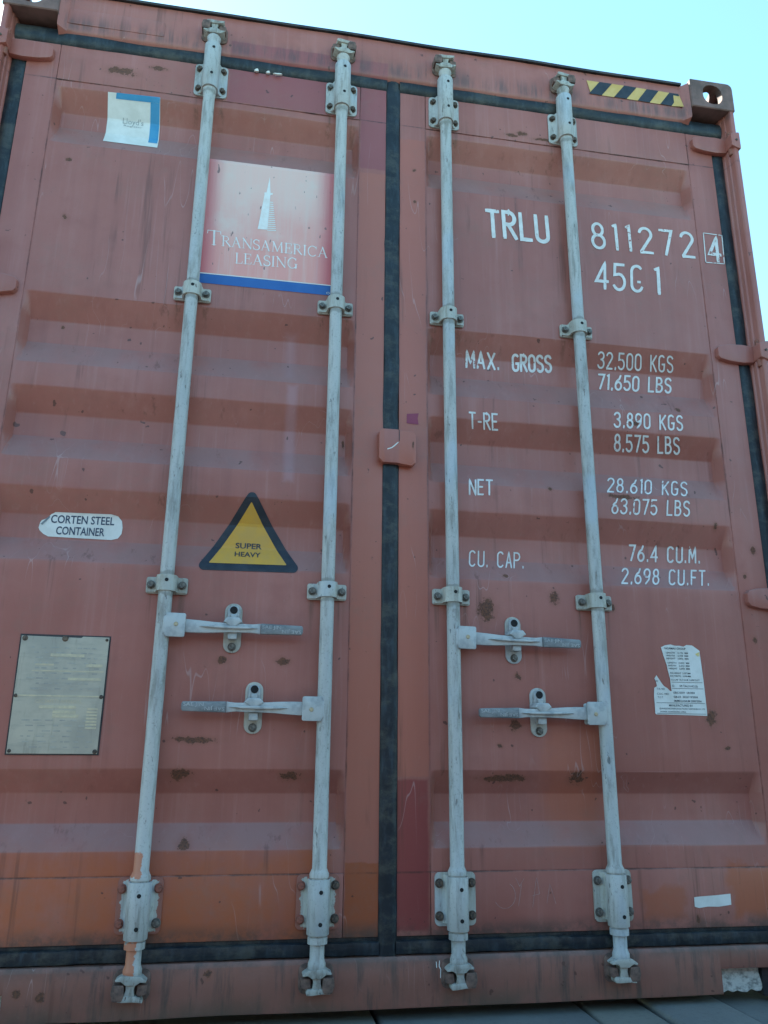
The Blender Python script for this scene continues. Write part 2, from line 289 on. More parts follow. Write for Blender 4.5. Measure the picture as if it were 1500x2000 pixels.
# ------------------------------------------------------------------ mesh helper
class MB:
    def __init__(s): s.bm = bmesh.new()
    def poly(s, pts): return s.bm.faces.new([s.bm.verts.new(p) for p in pts])
    def box(s, x0, x1, y0, y1, z0, z1):
        v = [s.bm.verts.new((x, y, z)) for z in (z0, z1) for y in (y0, y1) for x in (x0, x1)]
        for f in ((0, 1, 3, 2), (4, 6, 7, 5), (0, 4, 5, 1), (1, 5, 7, 3), (3, 7, 6, 2), (2, 6, 4, 0)): s.bm.faces.new([v[i] for i in f])
    def prism(s, pts, y0, y1, taper=0.0):
        """outline (x, z) extruded in y"""
        n = len(pts); cx = sum(p[0] for p in pts) / n; cz = sum(p[1] for p in pts) / n
        a = [s.bm.verts.new((cx + (x - cx) * (1 - taper), y0, cz + (z - cz) * (1 - taper))) for x, z in pts]; b = [s.bm.verts.new((x, y1, z)) for x, z in pts]
        s.bm.faces.new(a); s.bm.faces.new(b[::-1])
        for i in range(n): s.bm.faces.new((a[i], b[i], b[(i + 1) % n], a[(i + 1) % n]))
    def column(s, pts, z0, z1):
        """outline (x, y) extruded in z"""
        a = [s.bm.verts.new((x, y, z0)) for x, y in pts]; b = [s.bm.verts.new((x, y, z1)) for x, y in pts]; n = len(pts)
        s.bm.faces.new(a[::-1]); s.bm.faces.new(b)
        for i in range(n): s.bm.faces.new((a[i], a[(i + 1) % n], b[(i + 1) % n], b[i]))
    def lathe(s, prof, n=28, cx=0.0, cy=0.0, sx=1.0):
        rings = [[s.bm.verts.new((cx + sx * r * math.cos(2 * math.pi * k / n), cy + r * math.sin(2 * math.pi * k / n), z)) for k in range(n)] for r, z in prof]
        for i in range(len(rings) - 1):
            for k in range(n): s.bm.faces.new((rings[i][k], rings[i][(k + 1) % n], rings[i + 1][(k + 1) % n], rings[i + 1][k]))
        s.bm.faces.new(rings[0][::-1]); s.bm.faces.new(rings[-1])
    def disc(s, x, z, y0, y1, r, n=16, r0=None, rot=0.0):
        a = [(x + r * math.cos(2 * math.pi * k / n + rot), z + r * math.sin(2 * math.pi * k / n + rot)) for k in range(n)]
        s.prism(a, y0, y1, 0.0 if r0 is None else 1 - r0 / r)
    def bevel(s, w, seg=2, ang=0.5):
        bmesh.ops.recalc_face_normals(s.bm, faces=s.bm.faces)
        e = [e for e in s.bm.edges if len(e.link_faces) == 2 and e.calc_face_angle(0) > ang]
        bmesh.ops.bevel(s.bm, geom=e, offset=w, segments=seg, affect='EDGES', profile=0.6, clamp_overlap=True)
    def mesh(s, name, mat, bev=0, smooth=True, recalc=True, seg=2):
        if bev: s.bevel(bev, seg)
        elif recalc: bmesh.ops.recalc_face_normals(s.bm, faces=s.bm.faces)
        me = bpy.data.meshes.new(name); s.bm.to_mesh(me); s.bm.free(); me.materials.append(mat)
        if smooth:
            me.polygons.foreach_set('use_smooth', [True] * len(me.polygons)); me.set_sharp_from_angle(angle=R(38))
        return me
    def build(s, name, mat, parent=None, **k): return link(name, s.mesh(name, mat, **k), parent)
def link(name, me, parent=None, loc=None, label=None):
    o = bpy.data.objects.new(name, me); col.objects.link(o)
    if parent: o.parent = parent
    if loc: o.location = loc
    if label: o['label'] = label
    return o
def rounded(x0, x1, z0, z1, r, n=4):
    p = []
    for cx, cz, a0 in ((x1 - r, z1 - r, 0), (x0 + r, z1 - r, 90), (x0 + r, z0 + r, 180), (x1 - r, z0 + r, 270)):
        for k in range(n + 1):
            a = R(a0 + 90 * k / n); p.append((cx + r * math.cos(a), cz + r * math.sin(a)))
    return p
def pl(v, pts):
    if v <= pts[0][0]: return pts[0][1]
    for (a, fa), (b, fb) in zip(pts, pts[1:]):
        if v <= b: return fa + (fb - fa) * (v - a) / (b - a)
    return pts[-1][1]

# ------------------------------------------------------------------ door surface (corrugated steel sheet)
FACE, PANEL, DEP = 0.050, 0.0525, 0.037
FOLDS = [(2.546, 2.478, 2.425, 2.342), (1.838, 1.766, 1.696, 1.618), (1.549, 1.482, 1.415, 1.345), (1.264, 1.197, 1.130, 1.066), (0.558, 0.500, 0.430, 0.372)]
DP = []
for a, b, c, d in reversed(FOLDS): DP += [(d, 0), (c, 1), (b, 1), (a, 0)]
def depth(z):
    k = 0.003
    return sum(pl(z + t * k, DP) for t in (-1, -0.5, 0, 0.5, 1)) / 5
SPAN = {-1: (-1.047, -0.108), 1: (0.1095, 1.047)}
def surf(x, z):
    if 0.3165 < z < 2.5695:
        for s, (a, b) in SPAN.items():
            if a < x < b:
                e = min(1, max(0, (min(x - a, b - x) - 0.002) / 0.016))
                dent = (0.0028 * noise.noise(Vector((x * 2.3 + 5 * s, z * 2.3, 1.7))) + 0.0016 * noise.noise(Vector((x * 6.1, z * 6.7 + 3 * s, 8.2)))) * min(1, min(x - a, b - x) / 0.12)
                return PANEL + DEP * depth(z) * e + dent * (1 if depth(z) < 0.02 else 0.6)
    return FACE
def true_pos(x, z):
    """measured on the plane y = FACE along the photograph's line of sight -> the point of the sheet itself"""
    d = Vector((x, FACE, z)) - CAM; p = Vector((x, FACE, z))
    for _ in range(6):
        y = surf(p.x, p.z); p = CAM + d * ((y - CAM.y) / d.y)
    return p.x, p.z

def drape(mb, off=0.0012, step=0.008):
    """cut a flat (x, z) sheet along the folds and lay it on the door surface"""
    bm = mb.bm
    z0 = min(v.co.z for v in bm.verts); z1 = max(v.co.z for v in bm.verts); x0 = min(v.co.x for v in bm.verts); x1 = max(v.co.x for v in bm.verts)
    z = z0 + step
    while z < z1:
        bmesh.ops.bisect_plane(bm, geom=bm.verts[:] + bm.edges[:] + bm.faces[:], plane_co=(0, 0, z), plane_no=(0, 0, 1), dist=1e-6); z += step
    x = x0 + 0.04
    while x < x1:
        bmesh.ops.bisect_plane(bm, geom=bm.verts[:] + bm.edges[:] + bm.faces[:], plane_co=(x, 0, 0), plane_no=(1, 0, 0), dist=1e-6); x += 0.04
    for v in bm.verts: v.co.y = surf(v.co.x, v.co.z) - off
    bm.normal_update()
    for f in bm.faces:
        if f.normal.y > 0: f.normal_flip()
    return mb

# ------------------------------------------------------------------ writing
def arc(cx, cy, rx, ry, a0, a1, n=12):
    return [(cx + rx * math.cos(R(a0 + (a1 - a0) * k / n)), cy + ry * math.sin(R(a0 + (a1 - a0) * k / n))) for k in range(n + 1)]
W = 0.44; H = W / 2
G = {
 'T': (W, [[(0, 1), (W, 1)], [(H, 1), (H, 0)]]),
 'R': (W, [[(0, 0), (0, 1), (0.22, 1)] + arc(0.20, 0.76, 0.22, 0.24, 90, -90) + [(0, 0.52)], [(0.16, 0.52), (W, 0)]]),
 'L': (W * .85, [[(0, 1), (0, 0), (W * .85, 0)]]),
 'U': (W, [[(0, 1), (0, 0.2)] + arc(H, 0.2, H, 0.2, 180, 360) + [(W, 1)]]),
 '8': (W, [arc(H, 0.76, 0.18, 0.24, 0, 360, 20), arc(H, 0.27, H, 0.27, 0, 360, 20)]),
 '1': (0.12, [[(0, 0.95), (0.1, 1), (0.1, 0)]]),
 '2': (W, [arc(H, 0.76, H, 0.24, 165, -30) + [(0.02, 0.03), (0.02, 0), (W, 0)]]),
 '7': (W, [[(0, 1), (W, 1), (0.16, 0)]]),
 '4': (W, [[(0.36, 0), (0.36, 1), (0, 0.28), (W + .04, 0.28)]]),
 '5': (W, [[(W * .92, 1), (0.04, 1), (0.02, 0.58)] + arc(H - .02, 0.31, H + .02, 0.31, 110, -150)]),
 'G': (W, [arc(H, 0.76, H, 0.24, 40, 180) + arc(H, 0.24, H, 0.24, 180, 330) + [(W, 0.45), (H + .03, 0.45)]]),
 'g': (W, [arc(H, 0.76, H, 0.24, 40, 180) + arc(H, 0.24, H, 0.24, 180, 340), [(H + .05, 0.37), (H + .12, 0.37)]]),
 'C': (W, [arc(H, 0.76, H, 0.24, 30, 180) + arc(H, 0.24, H, 0.24, 180, 330)]),
 'M': (W * 1.15, [[(0, 0), (0.03, 1), (W * .575, 0.3), (W * 1.1, 1), (W * 1.15, 0)]]),
 'A': (W, [[(0, 0), (H, 1), (W, 0)], [(0.08, 0.33), (W - .08, 0.33)]]),
 'X': (W, [[(0, 0), (W, 1)], [(0, 1), (W, 0)]]),
 'O': (W, [arc(H, 0.76, H, 0.24, 0, 180) + arc(H, 0.24, H, 0.24, 180, 360) + [(W, 0.76)]]),
 'S': (W, [arc(H, 0.77, H, 0.23, 25, 235, 12) + arc(H, 0.25, H, 0.26, 60, -155, 12)]),
 '3': (W, [arc(H - .02, 0.77, H, 0.23, 160, -90, 12), arc(H - .02, 0.27, H + .02, 0.27, 90, -160, 12)]),
 'K': (W, [[(0, 0), (0, 1)], [(W, 1), (0.02, 0.42)], [(0.13, 0.55), (W, 0)]]),
 '6': (W, [[(W * .82, 1)] + arc(W * .95, 0.28, W * .95, 0.5, 110, 180, 6) + arc(H, 0.27, H, 0.27, 180, 540, 20)]),
 '9': (W, [arc(H, 0.73, H, 0.27, 0, 360, 20), [(W, 0.73), (W * .85, 0.3), (W * .3, 0)]]),
 'B': (W, [[(0, 0), (0, 1), (0.2, 1)] + arc(0.2, 0.77, 0.19, 0.23, 90, -90) + [(0, 0.54)], [(0.2, 0.54)] + arc(0.2, 0.27, 0.24, 0.27, 90, -90) + [(0, 0)]]),
 'E': (W * .85, [[(W * .85, 1), (0, 1), (0, 0), (W * .85, 0)], [(0, 0.52), (W * .7, 0.52)]]),
 'N': (W, [[(0, 0), (0, 1), (W, 0), (W, 1)]]),
 'P': (W, [[(0, 0), (0, 1), (0.2, 1)] + arc(0.2, 0.75, 0.24, 0.25, 90, -90) + [(0, 0.5)]]),
 'F': (W * .85, [[(W * .85, 1), (0, 1), (0, 0)], [(0, 0.52), (W * .7, 0.52)]]),
 'Y': (W, [[(0, 1), (H, 0.5), (W, 1)], [(H, 0.5), (H, 0)]]),
 '0': (W, [arc(H, 0.76, H, 0.24, 0, 180) + arc(H, 0.24, H, 0.24, 180, 360) + [(W, 0.76)]]),
 '.': (0.06, [[(0.03, 0.0), (0.03, 0.09)]]),
 ',': (0.06, [[(0.045, 0.09), (0.025, -0.03)]]),
 '-': (0.26, [[(0.02, 0.45), (0.24, 0.45)]]),
 ' ': (0.34, []),
}
def stroke(mb, pts, w, f, seg=0.05):
    """ribbon of width w (glyph units) along pts; f maps glyph units to (x, z)"""
    out = [pts[0]]
    for a, b in zip(pts, pts[1:]):
        L = math.dist(a, b)
        if L < 1e-6: continue
        k = max(1, int(L / seg))
        for i in range(1, k + 1): out.append((a[0] + (b[0] - a[0]) * i / k, a[1] + (b[1] - a[1]) * i / k))
    n = len(out); prev = None
    for i, p in enumerate(out):
        a = out[max(0, i - 1)]; b = out[min(n - 1, i + 1)]
        dx, dy = b[0] - a[0], b[1] - a[1]; l = math.hypot(dx, dy) or 1
        q = p; ext = 0.35 * w
        if i == 0: q = (p[0] - dx / l * ext, p[1] - dy / l * ext)
        if i == n - 1: q = (p[0] + dx / l * ext, p[1] + dy / l * ext)
        # mitre
        if 0 < i < n - 1:
            d1 = (p[0] - a[0], p[1] - a[1]); d2 = (b[0] - p[0], b[1] - p[1]); l1 = math.hypot(*d1); l2 = math.hypot(*d2)
            cs = (d1[0] * d2[0] + d1[1] * d2[1]) / (l1 * l2); mit = 1 / max(0.55, math.sqrt(max(0.0, (1 + cs) / 2)))
        else: mit = 1
        ww = w * mit * (0.82 if i in (0, n - 1) else 1) * (1 + 0.10 * noise.noise(Vector((p[0] * 9, p[1] * 9, w * 77 + n))))
        nx, ny = -dy / l * ww / 2, dx / l * ww / 2
        L_ = mb.bm.verts.new((*f(q[0] + nx, q[1] + ny),)); R_ = mb.bm.verts.new((*f(q[0] - nx, q[1] - ny),))
        if prev: mb.bm.faces.new((prev[0], prev[1], R_, L_))
        prev = (L_, R_)
def textwidth(t, gap): return sum(G[c][0] for c in t) + gap * (len(t) - 1)
def stencil(name, text, tl, tr, bl, parent, w=0.105, gap=0.2):
    """each word a mesh of its own"""
    tw = textwidth(text, gap); x = 0
    for word in text.split(' '):
        ww = textwidth(word, gap); a, b = x / tw, (x + ww) / tw; d = (tr[0] - tl[0], tr[1] - tl[1])
        t0 = (tl[0] + d[0] * a, tl[1] + d[1] * a)
        stencil_word(name, word, t0, (tl[0] + d[0] * b, tl[1] + d[1] * b), (bl[0] + d[0] * a, bl[1] + d[1] * a), parent, w, gap)
        x += ww + 2 * gap + G[' '][0]
def stencil_word(name, text, tl, tr, bl, parent, w=0.105, gap=0.2, mat=None, off=0.0012):
    """text between measured corners: top left, top right, bottom left (x, z on the door plane)"""
    tw = textwidth(text, gap); mb = MB(); rnd = random.Random(text)
    x = 0
    for ch in text:
        gw, st = G[ch]; jx, jy = rnd.uniform(-.012, .012), rnd.uniform(-.012, .012)
        def f(u, v, x=x):
            uu = (x + u + jx) / tw; vv = 1 - v - jy
            px = tl[0] + (tr[0] - tl[0]) * uu + (bl[0] - tl[0]) * vv; pz = tl[1] + (tr[1] - tl[1]) * uu + (bl[1] - tl[1]) * vv
            px, pz = true_pos(px, pz)
            return px, surf(px, pz) - off - rnd.random() * 0.0003, pz
        for s_ in st: stroke(mb, s_, w * 1.16, f)
        x += gw + gap
    mb.bm.normal_update()
    for fc in mb.bm.faces:
        if fc.normal.y > 0: fc.normal_flip()
    return mb.build(name, mat or STENCIL, parent, smooth=False, recalc=False)

def font2d(text, extra=0.0):
    """filled outline of a line of text in unit height; returns verts, faces, width"""
    cu = bpy.data.curves.new('tmp', 'FONT'); cu.body = text; cu.size = 1.0; cu.resolution_u = 3; cu.offset = extra; cu.fill_mode = 'FRONT'
    ob = bpy.data.objects.new('tmp', cu); col.objects.link(ob)
    dg = bpy.context.evaluated_depsgraph_get(); me = bpy.data.meshes.new_from_object(ob.evaluated_get(dg))
    v = [(p.co.x, p.co.y) for p in me.vertices]; f = [tuple(p.vertices) for p in me.polygons]
    bpy.data.objects.remove(ob); bpy.data.curves.remove(cu); bpy.data.meshes.remove(me)
    if not v: return [], [], 1, 1
    x0 = min(p[0] for p in v); x1 = max(p[0] for p in v); y1 = max(p[1] for p in v)
    return [((p[0] - x0), p[1]) for p in v], f, x1 - x0, 0.70
def print_text(mb, text, x0, x1, zb, h, y=None, extra=0.0, slope=0.0, inv=False):
    """h = capital height; squeezed to x0..x1 (None = natural)"""
    v, f, w, capy = font2d(text, extra)
    if not v: return
    k = h / capy; sx = (x1 - x0) / w if x1 is not None else k
    vs_ = []
    for a, b in v:
        px, pz = x0 + a * sx, zb + b * k
        if inv:
            cx = x0 + w * sx / 2; px, pz = 2 * cx - px, 2 * (zb + h / 2) - pz
        pz += slope * (px - x0)
        vs_.append(mb.bm.verts.new((px, y if y is not None else 0.0, pz)))
    for q in f:
        try: mb.bm.faces.new([vs_[i] for i in q])
        except ValueError: pass
def face_out(mb):
    mb.bm.normal_update()
    for fc in mb.bm.faces:
        if fc.normal.y > 0: fc.normal_flip()
    return mb

# ------------------------------------------------------------------ ground
g = MB(); g.poly([(-400, -400, -0.16), (400, -400, -0.16), (400, 400, -0.16), (-400, 400, -0.16)])
ground = g.build('ground', GROUND, smooth=False); ground['kind'] = 'structure'
pv = MB(); pv.box(-4.6, 4.6, -2.4, 13.4, -0.158, -0.065)
pavement = pv.build('pavement', GROUND, smooth=False); pavement['kind'] = 'structure'
rs = random.Random(3)
xs = [-4.2, -3.5, -2.8, -2.1, -1.45, -0.72, -0.02, 0.505, 0.668, 0.872, 1.16, 1.75, 2.4, 3.1, 3.9]
for r, (ya, yb) in enumerate(((-2.3, -1.1), (-1.09, 0.95))):
    for i in range(len(xs) - 1):
        dz = rs.uniform(-0.010, -0.002)
        if r == 1 and i == 8: dz = 0.004
        if r == 1 and i == 7: dz = -0.004
        b = MB(); b.box(xs[i] + 0.004, xs[i + 1] - 0.004, ya, yb, -0.066, dz); b.build('paving_slab', SLAB, pavement, bev=0.012, seg=3)

# ------------------------------------------------------------------ unseen containers added behind the viewpoint to block low sky
DULL = simple('dull_brown_paint', c4(0.075, 0.042, 0.034), c4(0.11, 0.065, 0.052), 3, 0.75)
def sky_blocking_container(x0):
    mb = MB(); prof = []; x = 0.18
    while x < 12.0:
        for dx, d in ((0, 0), (0.07, 0), (0.138, 0.036), (0.21, 0.036)): prof.append((x + dx, d))
        x += 0.278
    prev = None
    for xx, d in prof:
        p = [mb.bm.verts.new((xx, y, z)) for y, z in ((-0.02 - d, 0.15), (-0.02 - d, 2.80), (-2.42 + d, 2.80), (-2.42 + d, 0.15))]
        if prev:
            for k in (0, 1, 2): mb.bm.faces.new((prev[k], p[k], p[k + 1], prev[k + 1]))
        prev = p
    t = bpy.data.objects.new('shipping_container', None); col.objects.link(t); t.location = (x0, -6.6, -0.14)
    t['category'] = 'shipping container'; t['group'] = 'containers added to block low sky'; t['label'] = 'unseen dull brown container added across the lane to block low sky, %s half of the row' % ('left' if x0 > -5 else 'right')
    mb.build('corrugated_shell', DULL, t, smooth=False)
    for nm, b in (('top_rail', (0, 12.19, -2.44, 0, 2.80, 2.896)), ('bottom_rail', (0, 12.19, -2.44, 0, 0.0, 0.15)), ('end_wall', (0.0, 0.18, -2.44, 0, 0.151, 2.799)), ('end_wall', (12.02, 12.19, -2.44, 0, 0.151, 2.799))):
        m2 = MB(); m2.box(*b); m2.build(nm, DULL, t)
for x0 in (-12.4, -0.1): sky_blocking_container(x0)

# ------------------------------------------------------------------ shipping container
CT = bpy.data.objects.new('shipping_container', None); col.objects.link(CT); CT.empty_display_size = 0.3
CT['label'] = 'weathered red steel shipping container with closed double doors and four white locking bars'
CT['category'] = 'shipping container'
LEN = 12.192
# side walls, roof, far end
def corrugated_side(s):
    mb = MB(); y = 0.18; prev = None; ph = 0
    prof = []
    while y < LEN - 0.2:
        for dy, d in ((0, 0), (0.07, 0), (0.138, 0.036), (0.21, 0.036)): prof.append((y + dy, d))
        y += 0.278
    prof.append((LEN - 0.1, 0))
    for yy, d in prof:
        x = s * (1.205 - d); a = mb.bm.verts.new((x, yy, 0.15)); b = mb.bm.verts.new((x, yy, 2.80))
        if prev: mb.bm.faces.new((prev[0], a, b, prev[1]))
        prev = (a, b)
    return mb.build('side_wall', RED, CT, smooth=False)
for s in (-1, 1): corrugated_side(s)
mb = MB(); mb.box(-1.19, 1.19, 0.15, LEN - 0.05, 2.865, 2.880); mb.build('roof', RED, CT)
mb = MB(); mb.box(-1.19, 1.19, 0.16, LEN - 0.05, 0.10, 0.15); mb.build('floor', BLACKP, CT)
mb = MB(); mb.box(-1.20, 1.20, LEN - 0.06, LEN - 0.02, 0.1, 2.87); mb.build('end_wall', RED, CT)
for s in (-1, 1):
    mb = MB(); mb.box(s * 1.17, s * 1.215, 0.178, LEN - 0.1, 2.80, 2.875); mb.build('top_side_rail', RED, CT, bev=0.006)
    mb = MB(); mb.box(s * 1.15, s * 1.21, 0.178, LEN - 0.1, 0.03, 0.15); mb.build('bottom_side_rail', RED, CT, bev=0.006)

# corner castings: hollow blocks with their openings cut out
def casting_mesh():
    def tmp(mb): return link('tmp', mb.mesh('tmp', CASTM, recalc=True, smooth=False))
    a = MB(); a.prism([(-0.081, 0.059), (-0.081, -0.059), (0.081, -0.059)] + [(0.081 - 0.022 + 0.022 * math.cos(R(t)), 0.059 - 0.022 + 0.022 * math.sin(R(t))) for t in range(0, 91, 15)], 0, 0.178); a.bevel(0.003, 1)
    bm = a.bm
    a = tmp(a)
    cut = []
    c = MB(); c.box(-0.053, 0.053, 0.026, 0.152, -0.031, 0.031); cut.append(tmp(c))
    c = MB(); c.prism([(0.037 * math.copysign(abs(math.cos(t)) ** 0.85, math.cos(t)), 0.041 * math.copysign(abs(math.sin(t)) ** 0.85, math.sin(t))) for t in [2 * math.pi * k / 28 for k in range(28)]], -0.05, 0.09); cut.append(tmp(c))
    c = MB(); c.column([(0.030 * math.cos(t), 0.09 + 0.058 * math.sin(t)) for t in [2 * math.pi * k / 24 for k in range(24)]], 0.0, 0.1); cut.append(tmp(c))
    c = MB()   # side opening, through in x
    ring = [(0.09 + 0.042 * math.cos(2 * math.pi * k / 24), 0.026 * math.sin(2 * math.pi * k / 24)) for k in range(24)]
    va = [c.bm.verts.new((-0.2, y, z)) for y, z in ring]; vb = [c.bm.verts.new((0.2, y, z)) for y, z in ring]
    c.bm.faces.new(va); c.bm.faces.new(vb[::-1])
    for k in range(24): c.bm.faces.new((va[k], vb[k], vb[(k + 1) % 24], va[(k + 1) % 24]))
    cut.append(tmp(c))
    for c in cut:
        md = a.modifiers.new('b', 'BOOLEAN'); md.object = c; md.operation = 'DIFFERENCE'; md.solver = 'EXACT'
    dg = bpy.context.evaluated_depsgraph_get(); me = bpy.data.meshes.new_from_object(a.evaluated_get(dg)); me.name = 'corner_casting'
    for o in cut + [a]: bpy.data.objects.remove(o)
    me.materials.clear(); me.materials.append(CASTM)
    me.polygons.foreach_set('use_smooth', [True] * len(me.polygons)); me.set_sharp_from_angle(angle=R(35))
    return me
cm = casting_mesh()
for x in (-1.138, 1.138):
    for z, fl in ((2.837, 0), (0.059, math.pi)):
        for y in (0.0, LEN):
            o = link('corner_casting', cm, CT, (x, y, z)); o.scale = (1 if x > 0 else -1, 1 if y == 0 else -1, 1 if z > 1 else -1)

# corner posts (rear): stepped section with the inner channel
for s in (-1, 1):
    p = [(1.219, 0.012), (1.212, 0.003), (1.199, 0.003), (1.195, 0.012), (1.1945, 0.030), (1.190, 0.032), (1.189, 0.047), (1.184, 0.049), (1.183, 0.072), (1.150, 0.074), (1.150, 0.110), (1.219, 0.150)]
    mb = MB(); mb.column([(s * x, y) for x, y in p], 0.117, 2.779); mb.build('corner_post', RED, CT, bev=0.0015, seg=1)

# rear header with its wavy gutter lip
mb = MB()
nx = 90; rows = [(0.062, 2.722), (0.046, 2.733), (0.038, 2.742), (0.0355, 2.752), (0.035, 2.80), (0.035, 2.85), (0.0352, 2.886), (0.040, 2.8935), (0.055, 2.896), (0.14, 2.897)]
prev = None
for i in range(nx + 1):
    x = -1.058 + 2.116 * i / nx
    blend = max(0, 1 - (1.058 - abs(x)) / 0.03) ** 2
    ring = []
    for y, z in rows:
        w = 0.0016 * noise.noise(Vector((x * 4.0, z * 3, 0.3))) + 0.0008 * noise.noise(Vector((x * 15, z * 9, 4)))
        ring.append(mb.bm.verts.new((x, y + w - 0.024 * blend * (1 if 2.74 < z < 2.893 else 0.4), z + (0.003 * noise.noise(Vector((x * 3.3, 0, 9))) if z > 2.84 else 0))))
    if prev:
        for a, b, c, d in zip(prev, ring, ring[1:], prev[1:]): mb.bm.faces.new((a, b, c, d))
    prev = ring
hd = mb.build('rear_header', RED, CT)
mb = MB(); prev = None
for i in range(121):
    x = -1.045 + 2.085 * i / 120
    n1 = 0.003 * noise.noise(Vector((x * 3.3, 0, 9))); n2 = 0.0025 * noise.noise(Vector((x * 11, 2, 5))) + 0.0022 * noise.noise(Vector((x * 4.0, 7, 5)))
    y0 = 0.028 + n2
    ring = [mb.bm.verts.new(q) for q in ((x, y0, 2.889 + n1 + n2), (x, y0 - 0.001, 2.897 + n1 + n2), (x, y0 + 0.05, 2.903 + n1), (x, y0 + 0.05, 2.895 + n1))]
    if prev:
        for k in range(4): mb.bm.faces.new((prev[k], ring[k], ring[(k + 1) % 4], prev[(k + 1) % 4]))
    prev = ring
mb.build('roof_gutter', GUTTER, CT)
mb = MB(); mb.prism(rounded(-1.035, -0.742, 2.772, 2.829, 0.006), 0.0333, 0.040); mb.build('header_patch', RED, CT, bev=0.001)
# pieces closing the door opening behind the gaskets
mb = MB(); mb.box(-1.16, 1.16, 0.074, 0.12, 2.60, 2.80); mb.build('door_stop', GUTTER, CT)
mb = MB(); mb.box(-1.16, 1.16, 0.074, 0.12, 0.11, 0.21); mb.build('door_stop', GUTTER, CT)
mb = MB(); mb.box(-0.06, 0.06, 0.104, 0.12, 0.21, 2.60); mb.build('door_stop', GUTTER, CT)

# bottom sill with the two notches beside the castings
sill = [(-1.056, 0.128), (-1.056, 0.085)] + [(-0.985, 0.081), (-0.975, 0.081), (-0.870, 0.081), (-0.861, 0.074), (-0.861, 0.021)] + [(0.861, 0.021), (0.861, 0.074), (0.870, 0.081), (0.975, 0.081), (0.985, 0.081)] + [(1.056, 0.085), (1.056, 0.128)]
mb = MB()
for x0, x1, z0, z1 in ((-0.861, 0.861, 0.021, 0.128), (0.861, 1.056, 0.081, 0.128), (-1.056, -0.861, 0.081, 0.128)):
    n = max(2, int((x1 - x0) / 0.03))
    for i in range(n):
        a, b = x0 + (x1 - x0) * i / n, x0 + (x1 - x0) * (i + 1) / n
        if z0 < 0.03: prof = [(0.046, z0 + 0.0), (0.034, z0 + 0.003), (0.033, z0 + 0.012), (0.034, 0.075), (0.035, 0.122), (0.040, z1 + 0.004), (0.06, z1 + 0.006)]
        else: prof = [(0.075, z0), (0.036, z0), (0.035, z0 + 0.004), (0.035, 0.122), (0.040, z1 + 0.004), (0.06, z1 + 0.006)]
        def P(x, y, z): return (x, y + 0.0018 * noise.noise(Vector((x * 5, z * 12, 2.2))), z + (0.0025 * noise.noise(Vector((x * 4, 3, 0))) if z < 0.03 else 0))
        for (ya, za), (yb, zb) in zip(prof, prof[1:]): mb.poly([P(a, ya, za), P(b, ya, za), P(b, yb, zb), P(a, yb, zb)])
mb.poly([(0.861, 0.034, 0.021), (0.861, 0.034, 0.081), (0.861, 0.075, 0.081), (0.861, 0.075, 0.021)]); mb.poly([(-0.861, 0.034, 0.021), (-0.861, 0.034, 0.081), (-0.861, 0.075, 0.081), (-0.861, 0.075, 0.021)])
bmesh.ops.remove_doubles(mb.bm, verts=mb.bm.verts, dist=0.0005); mb.build('bottom_sill', RED, CT)
mb = MB(); mb.box(-0.86, 0.86, 0.09, 0.12, 0.018, 0.12); mb.build('sill_web', GUTTER, CT)
rg = random.Random(5)
for s in (-1, 1):
    low = [(0.80 + 0.185 * k / 14, 0.0225 + rg.uniform(-0.004, 0.004)) for k in range(15)]
    pts = low + [(0.992, 0.03), (0.984, 0.06), (0.983, 0.10), (0.80, 0.10)]
    mb = MB(); mb.prism([(s * x, z) for x, z in pts], 0.066, 0.078); mb.build('notch_backing', PEEL, CT)
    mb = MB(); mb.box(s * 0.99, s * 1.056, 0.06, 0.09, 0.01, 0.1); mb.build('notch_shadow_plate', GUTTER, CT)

# hinges
HZ = (2.653, 1.842, 1.043, 0.255)
def hinge_mesh(s):
    mb = MB()
    o = [(1.060, -0.014), (1.068, -0.024), (1.10, -0.031), (1.15, -0.034), (1.192, -0.029), (1.192, 0.031), (1.15, 0.034), (1.10, 0.031), (1.068, 0.024), (1.060, 0.014)]
    mb.prism([(s * x, z) for x, z in o], 0.034, 0.052, 0.05)
    mb.bevel(0.003, 2)
    m2 = MB(); m2.prism([(s * x, z) for x, z in [(1.186, -0.024), (1.214, -0.034), (1.2205, -0.034), (1.2205, 0.034), (1.214, 0.034), (1.186, 0.026)]], -0.003, 0.045); m2.bevel(0.004, 2)
    t = bpy.data.meshes.new('t'); m2.bm.to_mesh(t); mb.bm.from_mesh(t); bpy.data.meshes.remove(t)
    return mb.mesh('hinge', RED)
for s in (-1, 1):
    hm = hinge_mesh(s)
    pin = MB(); pin.disc(s * 1.205, 0.0, -0.0055, 0.0, 0.0042, 8); pin = pin.mesh('hinge_pin', BOLT)
    vp = MB(); vp.lathe([(0.0075, -0.050), (0.0092, -0.048), (0.0092, 0.044), (0.0075, 0.046)], 14, cx=s * 1.196, cy=0.020); vp = vp.mesh('hinge_knuckle', BOLT_RED)
    for z in HZ:
        # painted in place so that the paint texture differs from hinge to hinge
        me = hm.copy(); me.transform(Matrix.Translation((0, 0, z)))
        h = link('hinge', me, CT); link('hinge_pin', pin, h, (0, 0, z)); link('hinge_knuckle', vp, h, (0, 0, z))

